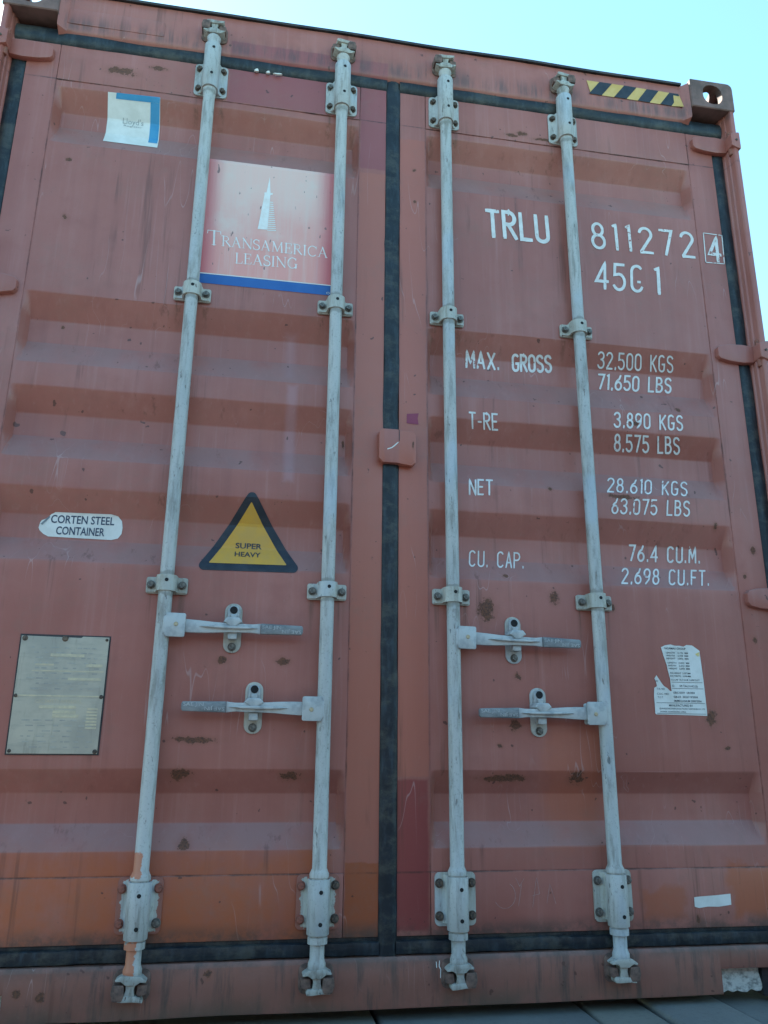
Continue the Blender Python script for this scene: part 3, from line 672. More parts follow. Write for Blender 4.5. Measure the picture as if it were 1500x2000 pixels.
# ------------------------------------------------------------------ doors
def door(s):
    x0, x1 = SPAN[s]
    mb = MB(); zs = []
    brk = sorted(v for f in FOLDS for v in f)
    z = 0.308
    zs = [0.308, 2.578]
    for b in brk: zs += [b - 0.003, b - 0.0015, b, b + 0.0015, b + 0.003]
    k = 0.33
    while k < 2.56:
        if min(abs(k - q) for q in zs) > 0.010: zs.append(k)
        k += 0.03
    zs.sort()
    xs_ = [x0 - 0.008, x0, x0 + 0.002, x0 + 0.007, x0 + 0.013, x0 + 0.018, x0 + 0.022] + [x0 + 0.022 + (x1 - x0 - 0.044) * i / 26 for i in range(1, 26)] + [x1 - 0.022, x1 - 0.018, x1 - 0.013, x1 - 0.007, x1 - 0.002, x1, x1 + 0.008]
    gr = [[mb.bm.verts.new((x, surf(min(max(x, x0 + 1e-4), x1 - 1e-4), min(max(z, 0.317), 2.569)), z)) for x in xs_] for z in zs]
    for i in range(len(zs) - 1):
        for j in range(len(xs_) - 1): mb.bm.faces.new((gr[i][j], gr[i][j + 1], gr[i + 1][j + 1], gr[i + 1][j]))
    d = mb.build('door', RED, CT, recalc=False)
    d.data.flip_normals() if d.data.polygons[0].normal.y > 0 else None
    d['label'] = 'left door leaf with emblem and warning triangle' if s < 0 else 'right door leaf with painted numbers and weights'
    a, b = (-1.140, -0.0215) if s < 0 else (0.0245, 1.140)
    for nm, bx in (('door_stile', (a, x0, 0.174, 2.70)), ('door_stile', (x1, b, 0.174, 2.70)), ('door_bottom_rail', (x0 + 0.0008, x1 - 0.0008, 0.174, 0.3165)), ('door_top_rail', (x0 + 0.0008, x1 - 0.0008, 2.5695, 2.70))):
        mb = MB(); n = 1
        mb.box(bx[0], bx[1], FACE, 0.10, bx[2], bx[3]); mb.build(nm, RED, d, bev=0.0022)
    # rubber gaskets
    def strip(p0, p1, w, face, bulge, seed, lip=0.0):
        mb = MB(); p0, p1 = Vector(p0), Vector(p1); L = (p1 - p0).length; t = (p1 - p0) / L; nrm = Vector((-t.z, 0, t.x)); n = max(4, int(L / 0.03)); prev = None
        for i in range(n + 1):
            c = p0 + t * (L * i / n); wv = 0.0030 * noise.noise(Vector((i * 0.22, seed, 0))) + 0.0016 * noise.noise(Vector((i * 0.9, seed, 3))); wy = 0.0022 * noise.noise(Vector((i * 0.2, seed, 5)))
            ring = []
            for u, dy in ((-0.5, 0.03), (-0.5, 0.004), (-0.42, 0.0), (-0.15, -bulge), (0.15, -bulge), (0.42, 0.0), (0.5, 0.004), (0.5, 0.03)):
                q = c + nrm * (u * w + wv); ring.append(mb.bm.verts.new((q.x, face + dy + wy, q.z)))
            if prev:
                for k in range(7): mb.bm.faces.new((prev[k], prev[k + 1], ring[k + 1], ring[k]))
            prev = ring
        return mb.build('gasket', RUBBER, d)
    xo = s * 1.162
    strip((xo, 0, 0.135), (xo, 0, 2.755), 0.046, 0.054, 0.003, 1 + s)
    if s > 0: strip((0.0015, 0, 0.118), (0.0015, 0, 2.748), 0.046, 0.0465, 0.003, 9)
    xa, xb = (-1.185, -0.020) if s < 0 else (0.022, 1.185)
    strip((xa, 0, 2.7285), (xb, 0, 2.7285), 0.060, 0.047, 0.005, 4 + s)
    strip((xa, 0, 0.1495), (xb, 0, 0.1495), 0.031, 0.045, 0.0015, 14 + s)
    strip((xa, 0, 0.168), (xb, 0, 0.168), 0.014, 0.056, 0.0005, 24 + s)
    return d
DL = door(-1); DR = door(1)

# plate that locks the two doors, welded on the right one
mb = MB(); o = [(-0.036, 1.398), (-0.025, 1.386), (0.022, 1.3855), (0.023, 1.384), (0.058, 1.380), (0.070, 1.390), (0.070, 1.474), (0.061, 1.484), (0.024, 1.484), (0.023, 1.487), (-0.027, 1.487), (-0.036, 1.478)]
mb.prism(o, 0.026, 0.051); pl_ = mb.build('door_overlap_plate', RED, DR, bev=0.003)
mb = MB(); mb.box(0.0205, 0.0225, 0.0252, 0.030, 1.452, 1.486); mb.build('plate_seam', GUTTER, pl_)
mb = MB(); stroke(mb, [(-0.012, 1.425), (0.0, 1.43), (0.008, 1.437), (0.018, 1.447)], 0.003, lambda u, v: (u, 0.0253, v), 0.004); face_out(mb).build('scratch', PAPER, pl_, smooth=False, recalc=False)

# ------------------------------------------------------------------ locking bars
RY = 0.022
def bolt_mesh(mat, r=0.0085, h=0.010):
    mb = MB(); mb.disc(0, 0, -0.002, 0.001, r * 1.28, 16); mb.disc(0, 0, -h, -0.002, r, 6, r * 0.93, rot=0.3); return mb.mesh('bolt', mat, bev=0.0006, seg=1)
B_RUST, B_RED, B_GREY = bolt_mesh(BOLT), bolt_mesh(BOLT_RED), bolt_mesh(BOLT_GREY)
def hole_disc_mesh():
    mb = MB(); mb.disc(0, 0, -0.0006, 0.004, 0.0048, 14); return mb.mesh('painted_grease_hole', BLACKP)  # flat black disc: the dark inside a grease hole, put in as colour
HOLE_DISC = hole_disc_mesh()
def rod_mesh(mat, top_twist=0):
    mb = MB()
    prof = [(0.0165, 0.112), (0.021, 0.118), (0.021, 0.128), (0.0172, 0.138), (0.0172, 0.168), (0.0235, 0.170), (0.0235, 0.184), (0.0205, 0.186), (0.0205, 0.312), (0.0235, 0.313), (0.0235, 0.321), (0.0205, 0.327), (0.018, 0.333), (0.018, 0.60)]
    z = 0.75
    while z < 2.55: prof.append((0.018, z)); z += 0.15
    prof += [(0.018, 2.55), (0.0195, 2.557), (0.021, 2.575), (0.0205, 2.70), (0.0172, 2.715), (0.0172, 2.765), (0.0205, 2.772), (0.0215, 2.780), (0.016, 2.788)]
    mb.lathe(prof, 28); return mb.mesh('locking_bar', mat)
RODS = [rod_mesh(WHITE_P), rod_mesh(WHITE), rod_mesh(WHITE), rod_mesh(WHITE)]
def sleeve(z0, z1, r, seam=True):
    mb = MB(); mb.lathe([(r - 0.004, z0 + 0.0005), (r - 0.001, z0), (r, z0 + 0.0015), (r, z1 - 0.0015), (r - 0.001, z1), (r - 0.004, z1 - 0.0005)], 32, sx=0.94); return mb
def plate_prism(mb, x0, x1, z0, z1, y0, y1, r): mb.prism(rounded(x0, x1, z0, z1, r), y0, y1)
def bracket_top(mat):
    mb = MB(); plate_prism(mb, -0.051, 0.051, 2.574, 2.695, 0.0215, 0.028, 0.012); mb.bevel(0.0015, 2)
    # shoulders that rise from the plate to the sleeve
    sh = MB(); sh.column([(-0.040, 0.0225), (-0.030, 0.016), (-0.024, 0.004), (0.024, 0.004), (0.030, 0.016), (0.040, 0.0225)], 2.578, 2.691); sh.bevel(0.002, 1)
    sl = sleeve(2.578, 2.748, 0.0275)
    for q in (sh, sl):
        t = bpy.data.meshes.new('t'); q.bm.to_mesh(t); mb.bm.from_mesh(t); bpy.data.meshes.remove(t); q.bm.free()
    return mb.mesh('bearing_bracket', mat)
def bracket_bottom(mat, notch):
    mb = MB()
    # mesh is built round the plate's centre so that its paint wear follows the plate
    if notch:
        o = [(-0.050, -0.052), (-0.050, -0.028), (-0.0345, -0.028)]
    mb.prism(rounded(-0.052, 0.052, -0.062, 0.060, 0.012), 0.0215, 0.028); mb.bevel(0.0015, 2)
    sh = MB(); sh.column([(-0.036, 0.0225), (-0.028, 0.016), (-0.022, 0.004), (0.022, 0.004), (0.028, 0.016), (0.036, 0.0225)], -0.056, 0.055); sh.bevel(0.002, 1)
    t = bpy.data.meshes.new('t'); sh.bm.to_mesh(t); mb.bm.from_mesh(t); bpy.data.meshes.remove(t)
    return mb.mesh('bearing_bracket', mat)
BT = bracket_top(WHITE); BB = [bracket_bottom(CREAM_RED, 1), bracket_bottom(CREAM_RED, 1), bracket_bottom(CREAM, 0), bracket_bottom(CREAM, 0)]
SLB = sleeve(0.189, 0.3095, 0.0285).mesh('bearing_sleeve', WHITE)
def clamp_mesh():
    mb = MB(); mb.prism(rounded(-0.0525, 0.0525, -0.0235, 0.0195, 0.006), 0.0205, 0.028); mb.bevel(0.0012, 2)
    st = MB(); n = 14; prev = None   # arched strap over the bar
    path = [(-0.045, 0.0200), (-0.031, 0.0200)] + [(-0.0265 * math.cos(R(180 * k / n)), 0.006 - 0.0285 * math.sin(R(180 * k / n))) for k in range(n + 1)][0:0]
    arcp = [(-0.0258 * math.cos(R(180 * k / n)), 0.002 - 0.0235 * math.sin(R(180 * k / n))) for k in range(n + 1)]
    arci = [(-0.0205 * math.cos(R(180 * k / n)), 0.002 - 0.0190 * math.sin(R(180 * k / n))) for k in range(n + 1)]
    out = [(-0.049, 0.0165), (-0.0300, 0.0165), (-0.0268, 0.012)] + arcp + [(0.0268, 0.012), (0.0300, 0.0165), (0.049, 0.0165)]
    inn = [(-0.049, 0.0206), (-0.0268, 0.0206), (-0.0215, 0.014)] + arci + [(0.0215, 0.014), (0.0268, 0.0206), (0.049, 0.0206)]
    for (xo, yo), (xi, yi) in zip(out, inn):
        zt = 0.0205 if abs(xo) < 0.028 else 0.0165; zb = -0.0205
        ring = [st.bm.verts.new(q) for q in ((xo, yo, zb), (xo, yo, zt), (xi, yi, zt), (xi, yi, zb))]
        if prev:
            for k in range(4): st.bm.faces.new((prev[k], ring[k], ring[(k + 1) % 4], prev[(k + 1) % 4]))
        else: st.bm.faces.new(ring)
        prev = ring
    st.bm.faces.new(prev[::-1]); bmesh.ops.recalc_face_normals(st.bm, faces=st.bm.faces)
    t = bpy.data.meshes.new('t'); st.bm.to_mesh(t); mb.bm.from_mesh(t); bpy.data.meshes.remove(t)
    return mb.mesh('guide_clamp', CREAM)
CLAMP = clamp_mesh()
def cam_mesh(top):
    s = 1 if top else -1
    def hz(l): return [(x, s * z) for x, z in l]
    mb = MB()
    # crescent flange with horns, waist and foot plate, z measured from the end of the bar
    horn = [(-0.033, 0.000), (-0.034, -0.004), (-0.020, -0.013), (0.020, -0.013), (0.034, -0.004), (0.033, 0.000), (0.021, -0.001), (0.011, 0.006), (-0.011, 0.006), (-0.021, -0.001)]
    mb.prism(hz(horn), -0.022, 0.016)
    mb.prism(hz([(-0.011, 0.002), (0.011, 0.002), (0.0085, 0.016), (0.012, 0.030), (-0.012, 0.030), (-0.0085, 0.016)]), -0.016, 0.010)
    mb.prism(hz([(-0.026, 0.034), (-0.022, 0.0275), (0.012, 0.0275), (0.026, 0.031), (0.031, 0.040), (0.010, 0.039), (-0.012, 0.0405), (-0.024, 0.040)]), -0.020, 0.012)
    return mb.mesh('cam', CAMW, bev=0.0025)
CAMT, CAMB = cam_mesh(True), cam_mesh(False)
def keeper_mesh(top):
    s = 1 if top else -1
    mb = MB(); mb.prism([(x, s * z) for x, z in rounded(-0.041, 0.041, -0.022, 0.042, 0.016)], 0.008, 0.016)
    mb.prism([(x, s * z) for x, z in [(-0.039, 0.003), (-0.014, 0.003), (-0.012, 0.027), (-0.016, 0.036), (-0.036, 0.036), (-0.041, 0.020)]], -0.021, 0.012)
    mb.prism([(x, s * z) for x, z in [(0.037, 0.005), (0.015, 0.005), (0.013, 0.024), (0.019, 0.029), (0.037, 0.025)]], -0.012, 0.012)
    return mb.mesh('cam_keeper', KEEPER, bev=0.003)
KT, KB = keeper_mesh(True), keeper_mesh(False)

def handle_meshes():
    """origin on the pivot; points to +x, y relative to the bar axis"""
    hub = MB(); hub.prism(rounded(0.008, 0.057, -0.030, 0.030, 0.005), -0.021, -0.014); hub.prism(rounded(0.012, 0.055, -0.027, 0.028, 0.005), 0.006, 0.012); hub.box(0.010, 0.024, -0.0145, 0.0065, -0.027, 0.027); hub.prism([(0.010, -0.026), (0.020, -0.012), (0.020, 0.012), (0.010, 0.026), (0.002, 0.020), (0.002, -0.020)], -0.019, 0.010); hub = hub.mesh('handle_hub', GALV, bev=0.0018)
    lever = MB(); n = 0
    st = [(0.030, 0.015, -0.015), (0.062, 0.0165, -0.0165), (0.090, 0.0150, -0.0165), (0.125, 0.0125, -0.0150), (0.170, 0.0110, -0.0115), (0.225, 0.0105, -0.0110), (0.245, 0.0132, -0.0132)]
    prev = None
    for x, zt, zb in st:
        ring = [lever.bm.verts.new(q) for q in ((x, -0.0125, zb), (x, -0.0125, zt), (x, -0.002, zt), (x, -0.002, zb))]
        if prev:
            for k in range(4): lever.bm.faces.new((prev[k], ring[k], ring[(k + 1) % 4], prev[(k + 1) % 4]))
        else: lever.bm.faces.new(ring)
        prev = ring
    lever.bm.faces.new(prev[::-1]); lever.bevel(0.0015, 2)
    rib = MB(); rib.prism([(0.088, 0.0), (0.105, 0.0032), (0.165, 0.0045), (0.225, 0.0032), (0.243, 0.0), (0.225, -0.0032), (0.165, -0.0045), (0.105, -0.0032)], -0.0205, -0.0124, 0.25); rib.bevel(0.0012, 2)
    t = bpy.data.meshes.new('t'); rib.bm.to_mesh(t); lever.bm.from_mesh(t); bpy.data.meshes.remove(t)
    lever = lever.mesh('handle_lever', GALV)
    grip = MB(); grip.prism([(0.2455, -0.0135), (0.350, -0.0115), (0.3535, -0.007), (0.3535, 0.007), (0.350, 0.0115), (0.2455, 0.0135)], -0.0165, -0.004); grip = grip.mesh('handle_grip', GRIP, bev=0.002)
    tx = MB()
    print_text(tx, 'SAE JIN', 0.249, 0.297, 0.0005, 0.0085, y=-0.0172)
    print_text(tx, 'SAE JIN', 0.300, 0.349, -0.0095, 0.0085, y=-0.0172, inv=True)
    face_out(tx); g_ = bmesh.ops.extrude_face_region(tx.bm, geom=tx.bm.faces[:])
    bmesh.ops.translate(tx.bm, verts=[v for v in g_['geom'] if isinstance(v, bmesh.types.BMVert)], vec=(0, 0.0010, 0))
    tx = tx.mesh('maker_lettering', GALV, smooth=False)
    riv = MB(); riv.disc(0.034, 0.002, -0.0235, -0.020, 0.0062, 14, 0.0045); riv = riv.mesh('rivet', BRASS)
    return hub, lever, grip, tx, riv
HUB, LEVER, GRIPM, HTX, RIV = handle_meshes()
def retainer_meshes():
    """origin at the crossing with the handle, y = 0 on the door face"""
    pt = MB(); pt.prism(rounded(-0.0225, 0.0225, -0.062, 0.066, 0.0215, 7), -0.006, 0.001); pt = pt.mesh('retainer_plate', CREAM, bev=0.0018)
    hood = MB()
    # arched hood: tall loop above the handle, folding over it
    hood.prism([(-0.017, 0.020), (-0.018, 0.046), (-0.013, 0.057), (0.0, 0.061), (0.013, 0.057), (0.018, 0.046), (0.017, 0.020)], -0.018, -0.005, 0.18)
    hood.prism([(-0.0275, 0.013), (-0.017, 0.026), (0.017, 0.026), (0.0275, 0.013), (0.019, 0.009), (0.008, -0.002), (-0.008, -0.002), (-0.019, 0.009)], -0.047, -0.008, 0.14)
    hood.prism([(-0.0075, 0.022), (0.0075, 0.022), (0.0095, 0.036), (-0.0095, 0.036)], -0.026, -0.012, 0.1)
    hood = hood.mesh('retainer_hood', GALV, bev=0.003, seg=3)
    lat = MB(); lat.prism(rounded(-0.0115, 0.0115, -0.030, -0.011, 0.003), -0.034, -0.005); lat = lat.mesh('retainer_latch', GALV, bev=0.002)
    hole = MB(); hole.disc(0, 0.047, -0.0205, -0.012, 0.0108, 18, 0.0095); hole = hole.mesh('seal_hole', BLACKP, bev=0.001, seg=1)
    return pt, hood, lat, hole
RPL, RHD, RLT, RHO = retainer_meshes()

BX = (-0.5865, -0.1708, 0.1711, 0.5868)
LAB = ('outer bar of the left door, peeled to salmon paint near its foot', 'inner bar of the left door', 'inner bar of the right door', 'outer bar of the right door')
HANDLE = ((1, 0.905, -0.412), (-1, 0.705, -0.348), (1, 0.897, 0.346), (-1, 0.706, 0.409))
rk = random.Random(11)
for i, x in enumerate(BX):
    bar = link('locking_bar', RODS[i], CT, (x, RY, 0), LAB[i])
    def sub(name, me, loc, rot=None):
        o = link(name, me, bar, loc)
        if rot: o.rotation_euler = rot
        return o
    tilt = (0.0, 0.0, (-0.05, -0.02, 0.10, 0.16)[i])
    sub('bearing_bracket', BT, (0, 0, 0))
    for dx in (-0.0367, 0.0367):
        for z in (2.672, 2.597): sub('bolt', B_GREY if (i == 1 and dx < 0 and z > 2.65) else B_RUST, (dx, 0.0205, z), (0, rk.uniform(0, 1), 0))
    for z in (2.722, 2.622): sub('painted_grease_hole', HOLE_DISC, (0.004, -0.0272, z))
    sub('bearing_bracket', BB[i], (0, 0, 0.2565)); sub('bearing_sleeve', SLB, (0, 0, 0))
    for dx in (-0.0415, 0.0415):
        for z in (0.292, 0.218):
            bm_ = (B_RED if dx < 0 or z > 0.25 else B_GREY) if i == 0 else (B_RED if dx < 0 else B_RUST) if i == 1 else B_RUST if i == 2 else B_GREY
            sub('bolt', bm_, (dx, 0.0205, z), (0, rk.uniform(0, 1), 0))
    for z in (0.283, 0.214): sub('painted_grease_hole', HOLE_DISC, (0.003, -0.0282, z))
    for z in (1.869, 1.0125):
        c = sub('guide_clamp', CLAMP, (0, 0, z))
        for dx in (-0.0395, 0.0395): sub('bolt', B_GREY, (dx, 0.0155, z - 0.002), (0, rk.uniform(0, 1), 0))
        sub('painted_grease_hole', HOLE_DISC, (0.002, -0.0210, z + 0.006))
    sub('cam', CAMT, (0, 0, 2.797), (0, 0.0, (0.0, 0.10, -0.08, 0.12)[i])); sub('cam', CAMB, (0, 0, 0.106), (0, (0.06, -0.03, -0.06, 0.03)[i], 0))
    kt = sub('cam_keeper', KT, (0, 0, 2.797)); kb = sub('cam_keeper', KB, (0, 0, 0.104))
    if i in (1, 3): kt.rotation_euler = (0, 0, 0); kt.scale = (-1, 1, 1)
    if i in (1, 2, 3): kb.scale = (-1, 1, 1)
    s, z, rx = HANDLE[i]
    rot = (0, 0 if s > 0 else math.pi, 0)
    tl_ = (0.012, 0.004, 0.022, -0.010)[i]
    rr = (0, rot[1] + tl_, 0)
    for nm, me in (('handle_hub', HUB), ('handle_lever', LEVER), ('handle_grip', GRIPM), ('maker_lettering', HTX), ('rivet', RIV)): sub(nm, me, (0, 0, z), rr)
    dx = rx - x
    for nm, me in (('retainer_plate', RPL), ('retainer_hood', RHD), ('retainer_latch', RLT), ('seal_hole', RHO)): sub(nm, me, (dx, FACE - RY + 0.002, z))
    sub('bolt', B_GREY, (dx, FACE - RY - 0.004, z - 0.047))

# ------------------------------------------------------------------ stickers and plates
def film(name, outline, mat, parent=CT, off=0.0012, measured=True, label=None):
    mb = MB(); mb.poly([(x, 0, z) for x, z in ([true_pos(*p) for p in outline] if measured else outline)])
    o = drape(mb, off).build(name, mat, parent, smooth=False, recalc=False)
    if label: o['label'] = label
    return o
def film_text(name, lines, mat, parent, off=0.0020, extra=0.0, slope=0.0):
    mb = MB()
    for t, x0, x1, zb, h in lines: print_text(mb, t, x0, x1, zb, h, extra=extra, slope=slope)
    return drape(mb, off).build(name, mat, parent, smooth=False, recalc=False)

# class society sticker, upper left
L0 = [(-0.892, 2.544), (-0.736, 2.549), (-0.729, 2.362), (-0.888, 2.3625)]
lloyd = film('class_sticker', L0, PAPER, label='white and blue sticker under the top rail of the left door')
film('blue_band', [(-0.8665, 2.545), (-0.7365, 2.5492), (-0.7357, 2.526), (-0.8662, 2.522)], CYANB, lloyd, 0.0018)
film('blue_band', [(-0.7630, 2.5248), (-0.7358, 2.5256), (-0.7305, 2.3770), (-0.7575, 2.3765)], CYANB, lloyd, 0.0018)
film_text('sticker_lettering', [("Lloyd's", -0.846, -0.784, 2.468, 0.018), ("Register", -0.842, -0.786, 2.458, 0.006)], FAINT, lloyd, 0.0020)

# leasing emblem
E0 = [(-0.5785, 2.346), (-0.180, 2.346), (-0.180, 1.9455), (-0.5745, 1.9455)]
emb = film('company_emblem', E0, EMBLEM, label='faded pink square emblem between the two left bars')
film('blue_band', [(-0.5745, 1.9430), (-0.180, 1.9445), (-0.180, 1.9120), (-0.5735, 1.9120)], BLUE, emb, 0.0013)
film('white_line', [(-0.5745, 1.9460), (-0.180, 1.9475), (-0.180, 1.9442), (-0.5745, 1.9428)], PAPER, emb, 0.0018)
def pxz(u, v): # emblem artwork measured in a 1500 x 1350 view of the photo -> door plane
    px, py = 320 + u * 400 / 1500, 280 + v * 360 / 1350
    d = cF + cR * ((px - 750) / 1563.595) - cU * ((py - 1000) / 1563.595); t = (FACE - CAM.y) / d.y; p = CAM + d * t
    return p.x, p.z
film('tower_mark', [pxz(*q) for q in [(777, 245), (781, 366), (798, 368), (796, 380), (781, 380), (758, 636), (687, 630), (737, 380), (736, 362), (752, 362)]], EMB_WHITE, emb, 0.0020)
mb = MB()
for k in range(15):
    t0 = k / 15; va = 425 + (645 - 425) * t0; h = 7.5
    ul = 778 - 22 * t0; ur = 800 + 24 * t0
    mb.poly([(x, 0, z) for x, z in (pxz(ul, va - 1), pxz(ur, va + 2), pxz(ur + 1, va + 2 + h), pxz(ul - 1, va + h - 1))])
drape(mb, 0.0020).build('tower_stripes', EMB_WHITE, emb, smooth=False, recalc=False)
# serif capitals drawn as thick and thin strokes
K, k_ = 0.105, 0.05
def ser(x, y, w=0.11): return ([(x - w, y), (x + w, y)], 0.04)
SG = {
 'T': (0.74, [([(0.37, 0), (0.37, 1)], K), ([(0.02, 0.98), (0.72, 0.98)], k_), ([(0.02, 0.98), (0.0, 0.78)], k_), ([(0.72, 0.98), (0.74, 0.78)], k_), ser(0.37, 0.02)]),
 'R': (0.70, [([(0.14, 0), (0.14, 1)], K), ([(0.0, 0.98), (0.32, 0.98)] + arc(0.32, 0.75, 0.22, 0.23, 90, -90, 8) + [(0.16, 0.52)], 0.065), ([(0.34, 0.50), (0.68, 0.02)], K), ser(0.14, 0.02), ser(0.68, 0.02, .06)]),
 'A': (0.78, [([(0.10, 0), (0.38, 1)], k_), ([(0.36, 1), (0.68, 0)], K), ([(0.20, 0.35), (0.56, 0.35)], k_), ser(0.10, 0.02, .09), ser(0.68, 0.02, .10)]),
 'N': (0.80, [([(0.12, 0), (0.12, 1)], k_), ([(0.08, 1), (0.70, 0)], K), ([(0.70, 0), (0.70, 1)], k_), ser(0.12, 0.02, .09), ser(0.70, 0.98, .09), ser(0.06, 0.98, .06)]),
 'S': (0.52, [(arc(0.26, 0.76, 0.22, 0.23, 30, 240, 10) + arc(0.26, 0.25, 0.24, 0.25, 62, -150, 10), 0.085), ([(0.46, 0.98), (0.46, 0.76)], k_), ([(0.03, 0.02), (0.03, 0.26)], k_)]),
 'M': (0.95, [([(0.12, 0), (0.18, 1)], k_), ([(0.16, 1), (0.48, 0.08)], K), ([(0.48, 0.08), (0.78, 1)], k_), ([(0.78, 1), (0.84, 0)], K), ser(0.12, 0.02, .09), ser(0.84, 0.02), ser(0.10, 0.98, .06), ser(0.85, 0.98, .06)]),
 'E': (0.62, [([(0.14, 0), (0.14, 1)], K), ([(0.02, 0.98), (0.54, 0.98), (0.55, 0.80)], k_), ([(0.14, 0.53), (0.42, 0.53)], k_), ([(0.02, 0.02), (0.56, 0.02), (0.60, 0.22)], k_), ([(0.42, 0.44), (0.42, 0.62)], k_)]),
 'I': (0.30, [([(0.15, 0), (0.15, 1)], K), ser(0.15, 0.02), ser(0.15, 0.98)]),
 'C': (0.74, [(arc(0.40, 0.5, 0.34, 0.5, 45, 315, 18), 0.08), ([(0.68, 0.98), (0.68, 0.72)], k_)]),
 'L': (0.60, [([(0.14, 0), (0.14, 1)], K), ser(0.14, 0.98), ([(0.02, 0.02), (0.54, 0.02), (0.58, 0.24)], k_)]),
 'G': (0.80, [(arc(0.40, 0.5, 0.34, 0.5, 45, 315, 18), 0.08), ([(0.66, 0.98), (0.66, 0.74)], k_), ([(0.68, 0.02), (0.68, 0.40)], K), ser(0.66, 0.42, .12)]),
}
def serif_line(mb, word, a, b, ha, first=1.0, up=(0, 1)):
    """baseline from a to b (view pixels of the emblem), ha = capital height in view pixels"""
    gap = 0.07; tw = sum(SG[c][0] * (first if i == 0 else 1) for i, c in enumerate(word)) + gap * (len(word) - 1); x = 0
    for i, c in enumerate(word):
        w, sts = SG[c]; sc_ = first if i == 0 else 1
        def f(u, v, x=x, sc_=sc_):
            t = (x + u * sc_) / tw; U_ = a[0] + (b[0] - a[0]) * t + v * sc_ * ha * 0.03; V_ = a[1] + (b[1] - a[1]) * t - v * sc_ * ha
            px, pz = true_pos(*pxz(U_, V_)); return px, surf(px, pz) - 0.0021 - 0.0002 * (i % 2), pz
        for pts, wd in sts: stroke(mb, pts, wd, f, 0.12)
        x += w * sc_ + gap
mb = MB(); serif_line(mb, 'TRANSAMERICA', (318, 741), (1198, 842), 74, 1.42); serif_line(mb, 'LEASING', (520, 880), (978, 921), 76)
face_out(mb).build('emblem_lettering', EMB_WHITE, emb, smooth=False, recalc=False)
film_text('emblem_lettering', [('O.', -0.1985, -0.185, 1.9165, 0.0075)], PAPER, emb, 0.0026)

# corten steel sticker
c0 = [(-0.921, 1.150), (-0.919, 1.163), (-0.9155, 1.170), (-0.906, 1.174), (-0.893, 1.188), (-0.884, 1.1935), (-0.745, 1.1955), (-0.727, 1.191), (-0.716, 1.178), (-0.713, 1.160), (-0.714, 1.144), (-0.722, 1.131), (-0.738, 1.126), (-0.895, 1.1275), (-0.908, 1.134), (-0.918, 1.143)]
cs = film('material_sticker', c0, PAPER, label='white rounded sticker with blue capitals on the left door')
t1 = [true_pos(x, z) for x, z in ((-0.893, 1.1645), (-0.735, 1.1665), (-0.877, 1.1345), (-0.757, 1.1355))]
mb = MB(); print_text(mb, 'CORTEN STEEL', t1[0][0], t1[1][0], t1[0][1], 0.0215, extra=0.014, slope=0.012); print_text(mb, 'CONTAINER', t1[2][0], t1[3][0], t1[2][1], 0.0215, extra=0.014, slope=0.008)
drape(mb, 0.002).build('sticker_lettering', simple('navy_ink', c4(0.025, 0.045, 0.085), c4(0.05, 0.07, 0.11), 30, 0.5), cs, smooth=False, recalc=False)
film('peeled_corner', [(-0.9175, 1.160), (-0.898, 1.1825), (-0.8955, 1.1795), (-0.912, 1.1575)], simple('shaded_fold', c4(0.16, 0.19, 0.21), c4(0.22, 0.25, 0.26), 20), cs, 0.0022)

# warning triangle
def rtri(ax, az, bx, bz, cx, cz, r, n=7):
    P_ = [Vector((ax, az)), Vector((bx, bz)), Vector((cx, cz))]; out = []
    for i in range(3):
        p = P_[i]; a = (P_[i - 1] - p).normalized(); b = (P_[(i + 1) % 3] - p).normalized(); h = math.acos(a.dot(b)) / 2
        c = p + (a + b).normalized() * (r / math.sin(h)); s_ = p + a * (r / math.tan(h)) - c; e_ = p + b * (r / math.tan(h)) - c
        t0 = math.atan2(s_.y, s_.x); t1_ = math.atan2(e_.y, e_.x); dt = (t1_ - t0 + math.pi) % (2 * math.pi) - math.pi
        for k in range(n + 1): out.append((c.x + r * math.cos(t0 + dt * k / n), c.y + r * math.sin(t0 + dt * k / n)))
    return out
tri = film('warning_triangle', rtri(-0.3830, 1.2925, -0.520, 1.0575, -0.2400, 1.0605, 0.0130), NAVY, label='yellow triangle with black border and two words')
film('triangle_field', rtri(-0.3830, 1.2520, -0.4855, 1.0775, -0.2805, 1.0800, 0.0015, 2), AMBER, tri, 0.0019)
t1 = [true_pos(x, z) for x, z in ((-0.4185, 1.1205), (-0.349, 1.1215), (-0.4195, 1.0985), (-0.351, 1.0990))]
mb = MB(); print_text(mb, 'SUPER', t1[0][0], t1[1][0], t1[0][1], 0.0150, extra=0.022); print_text(mb, 'HEAVY', t1[2][0], t1[3][0], t1[2][1], 0.0145, extra=0.022)
drape(mb, 0.0026).build('triangle_lettering', INK, tri, smooth=False, recalc=False)

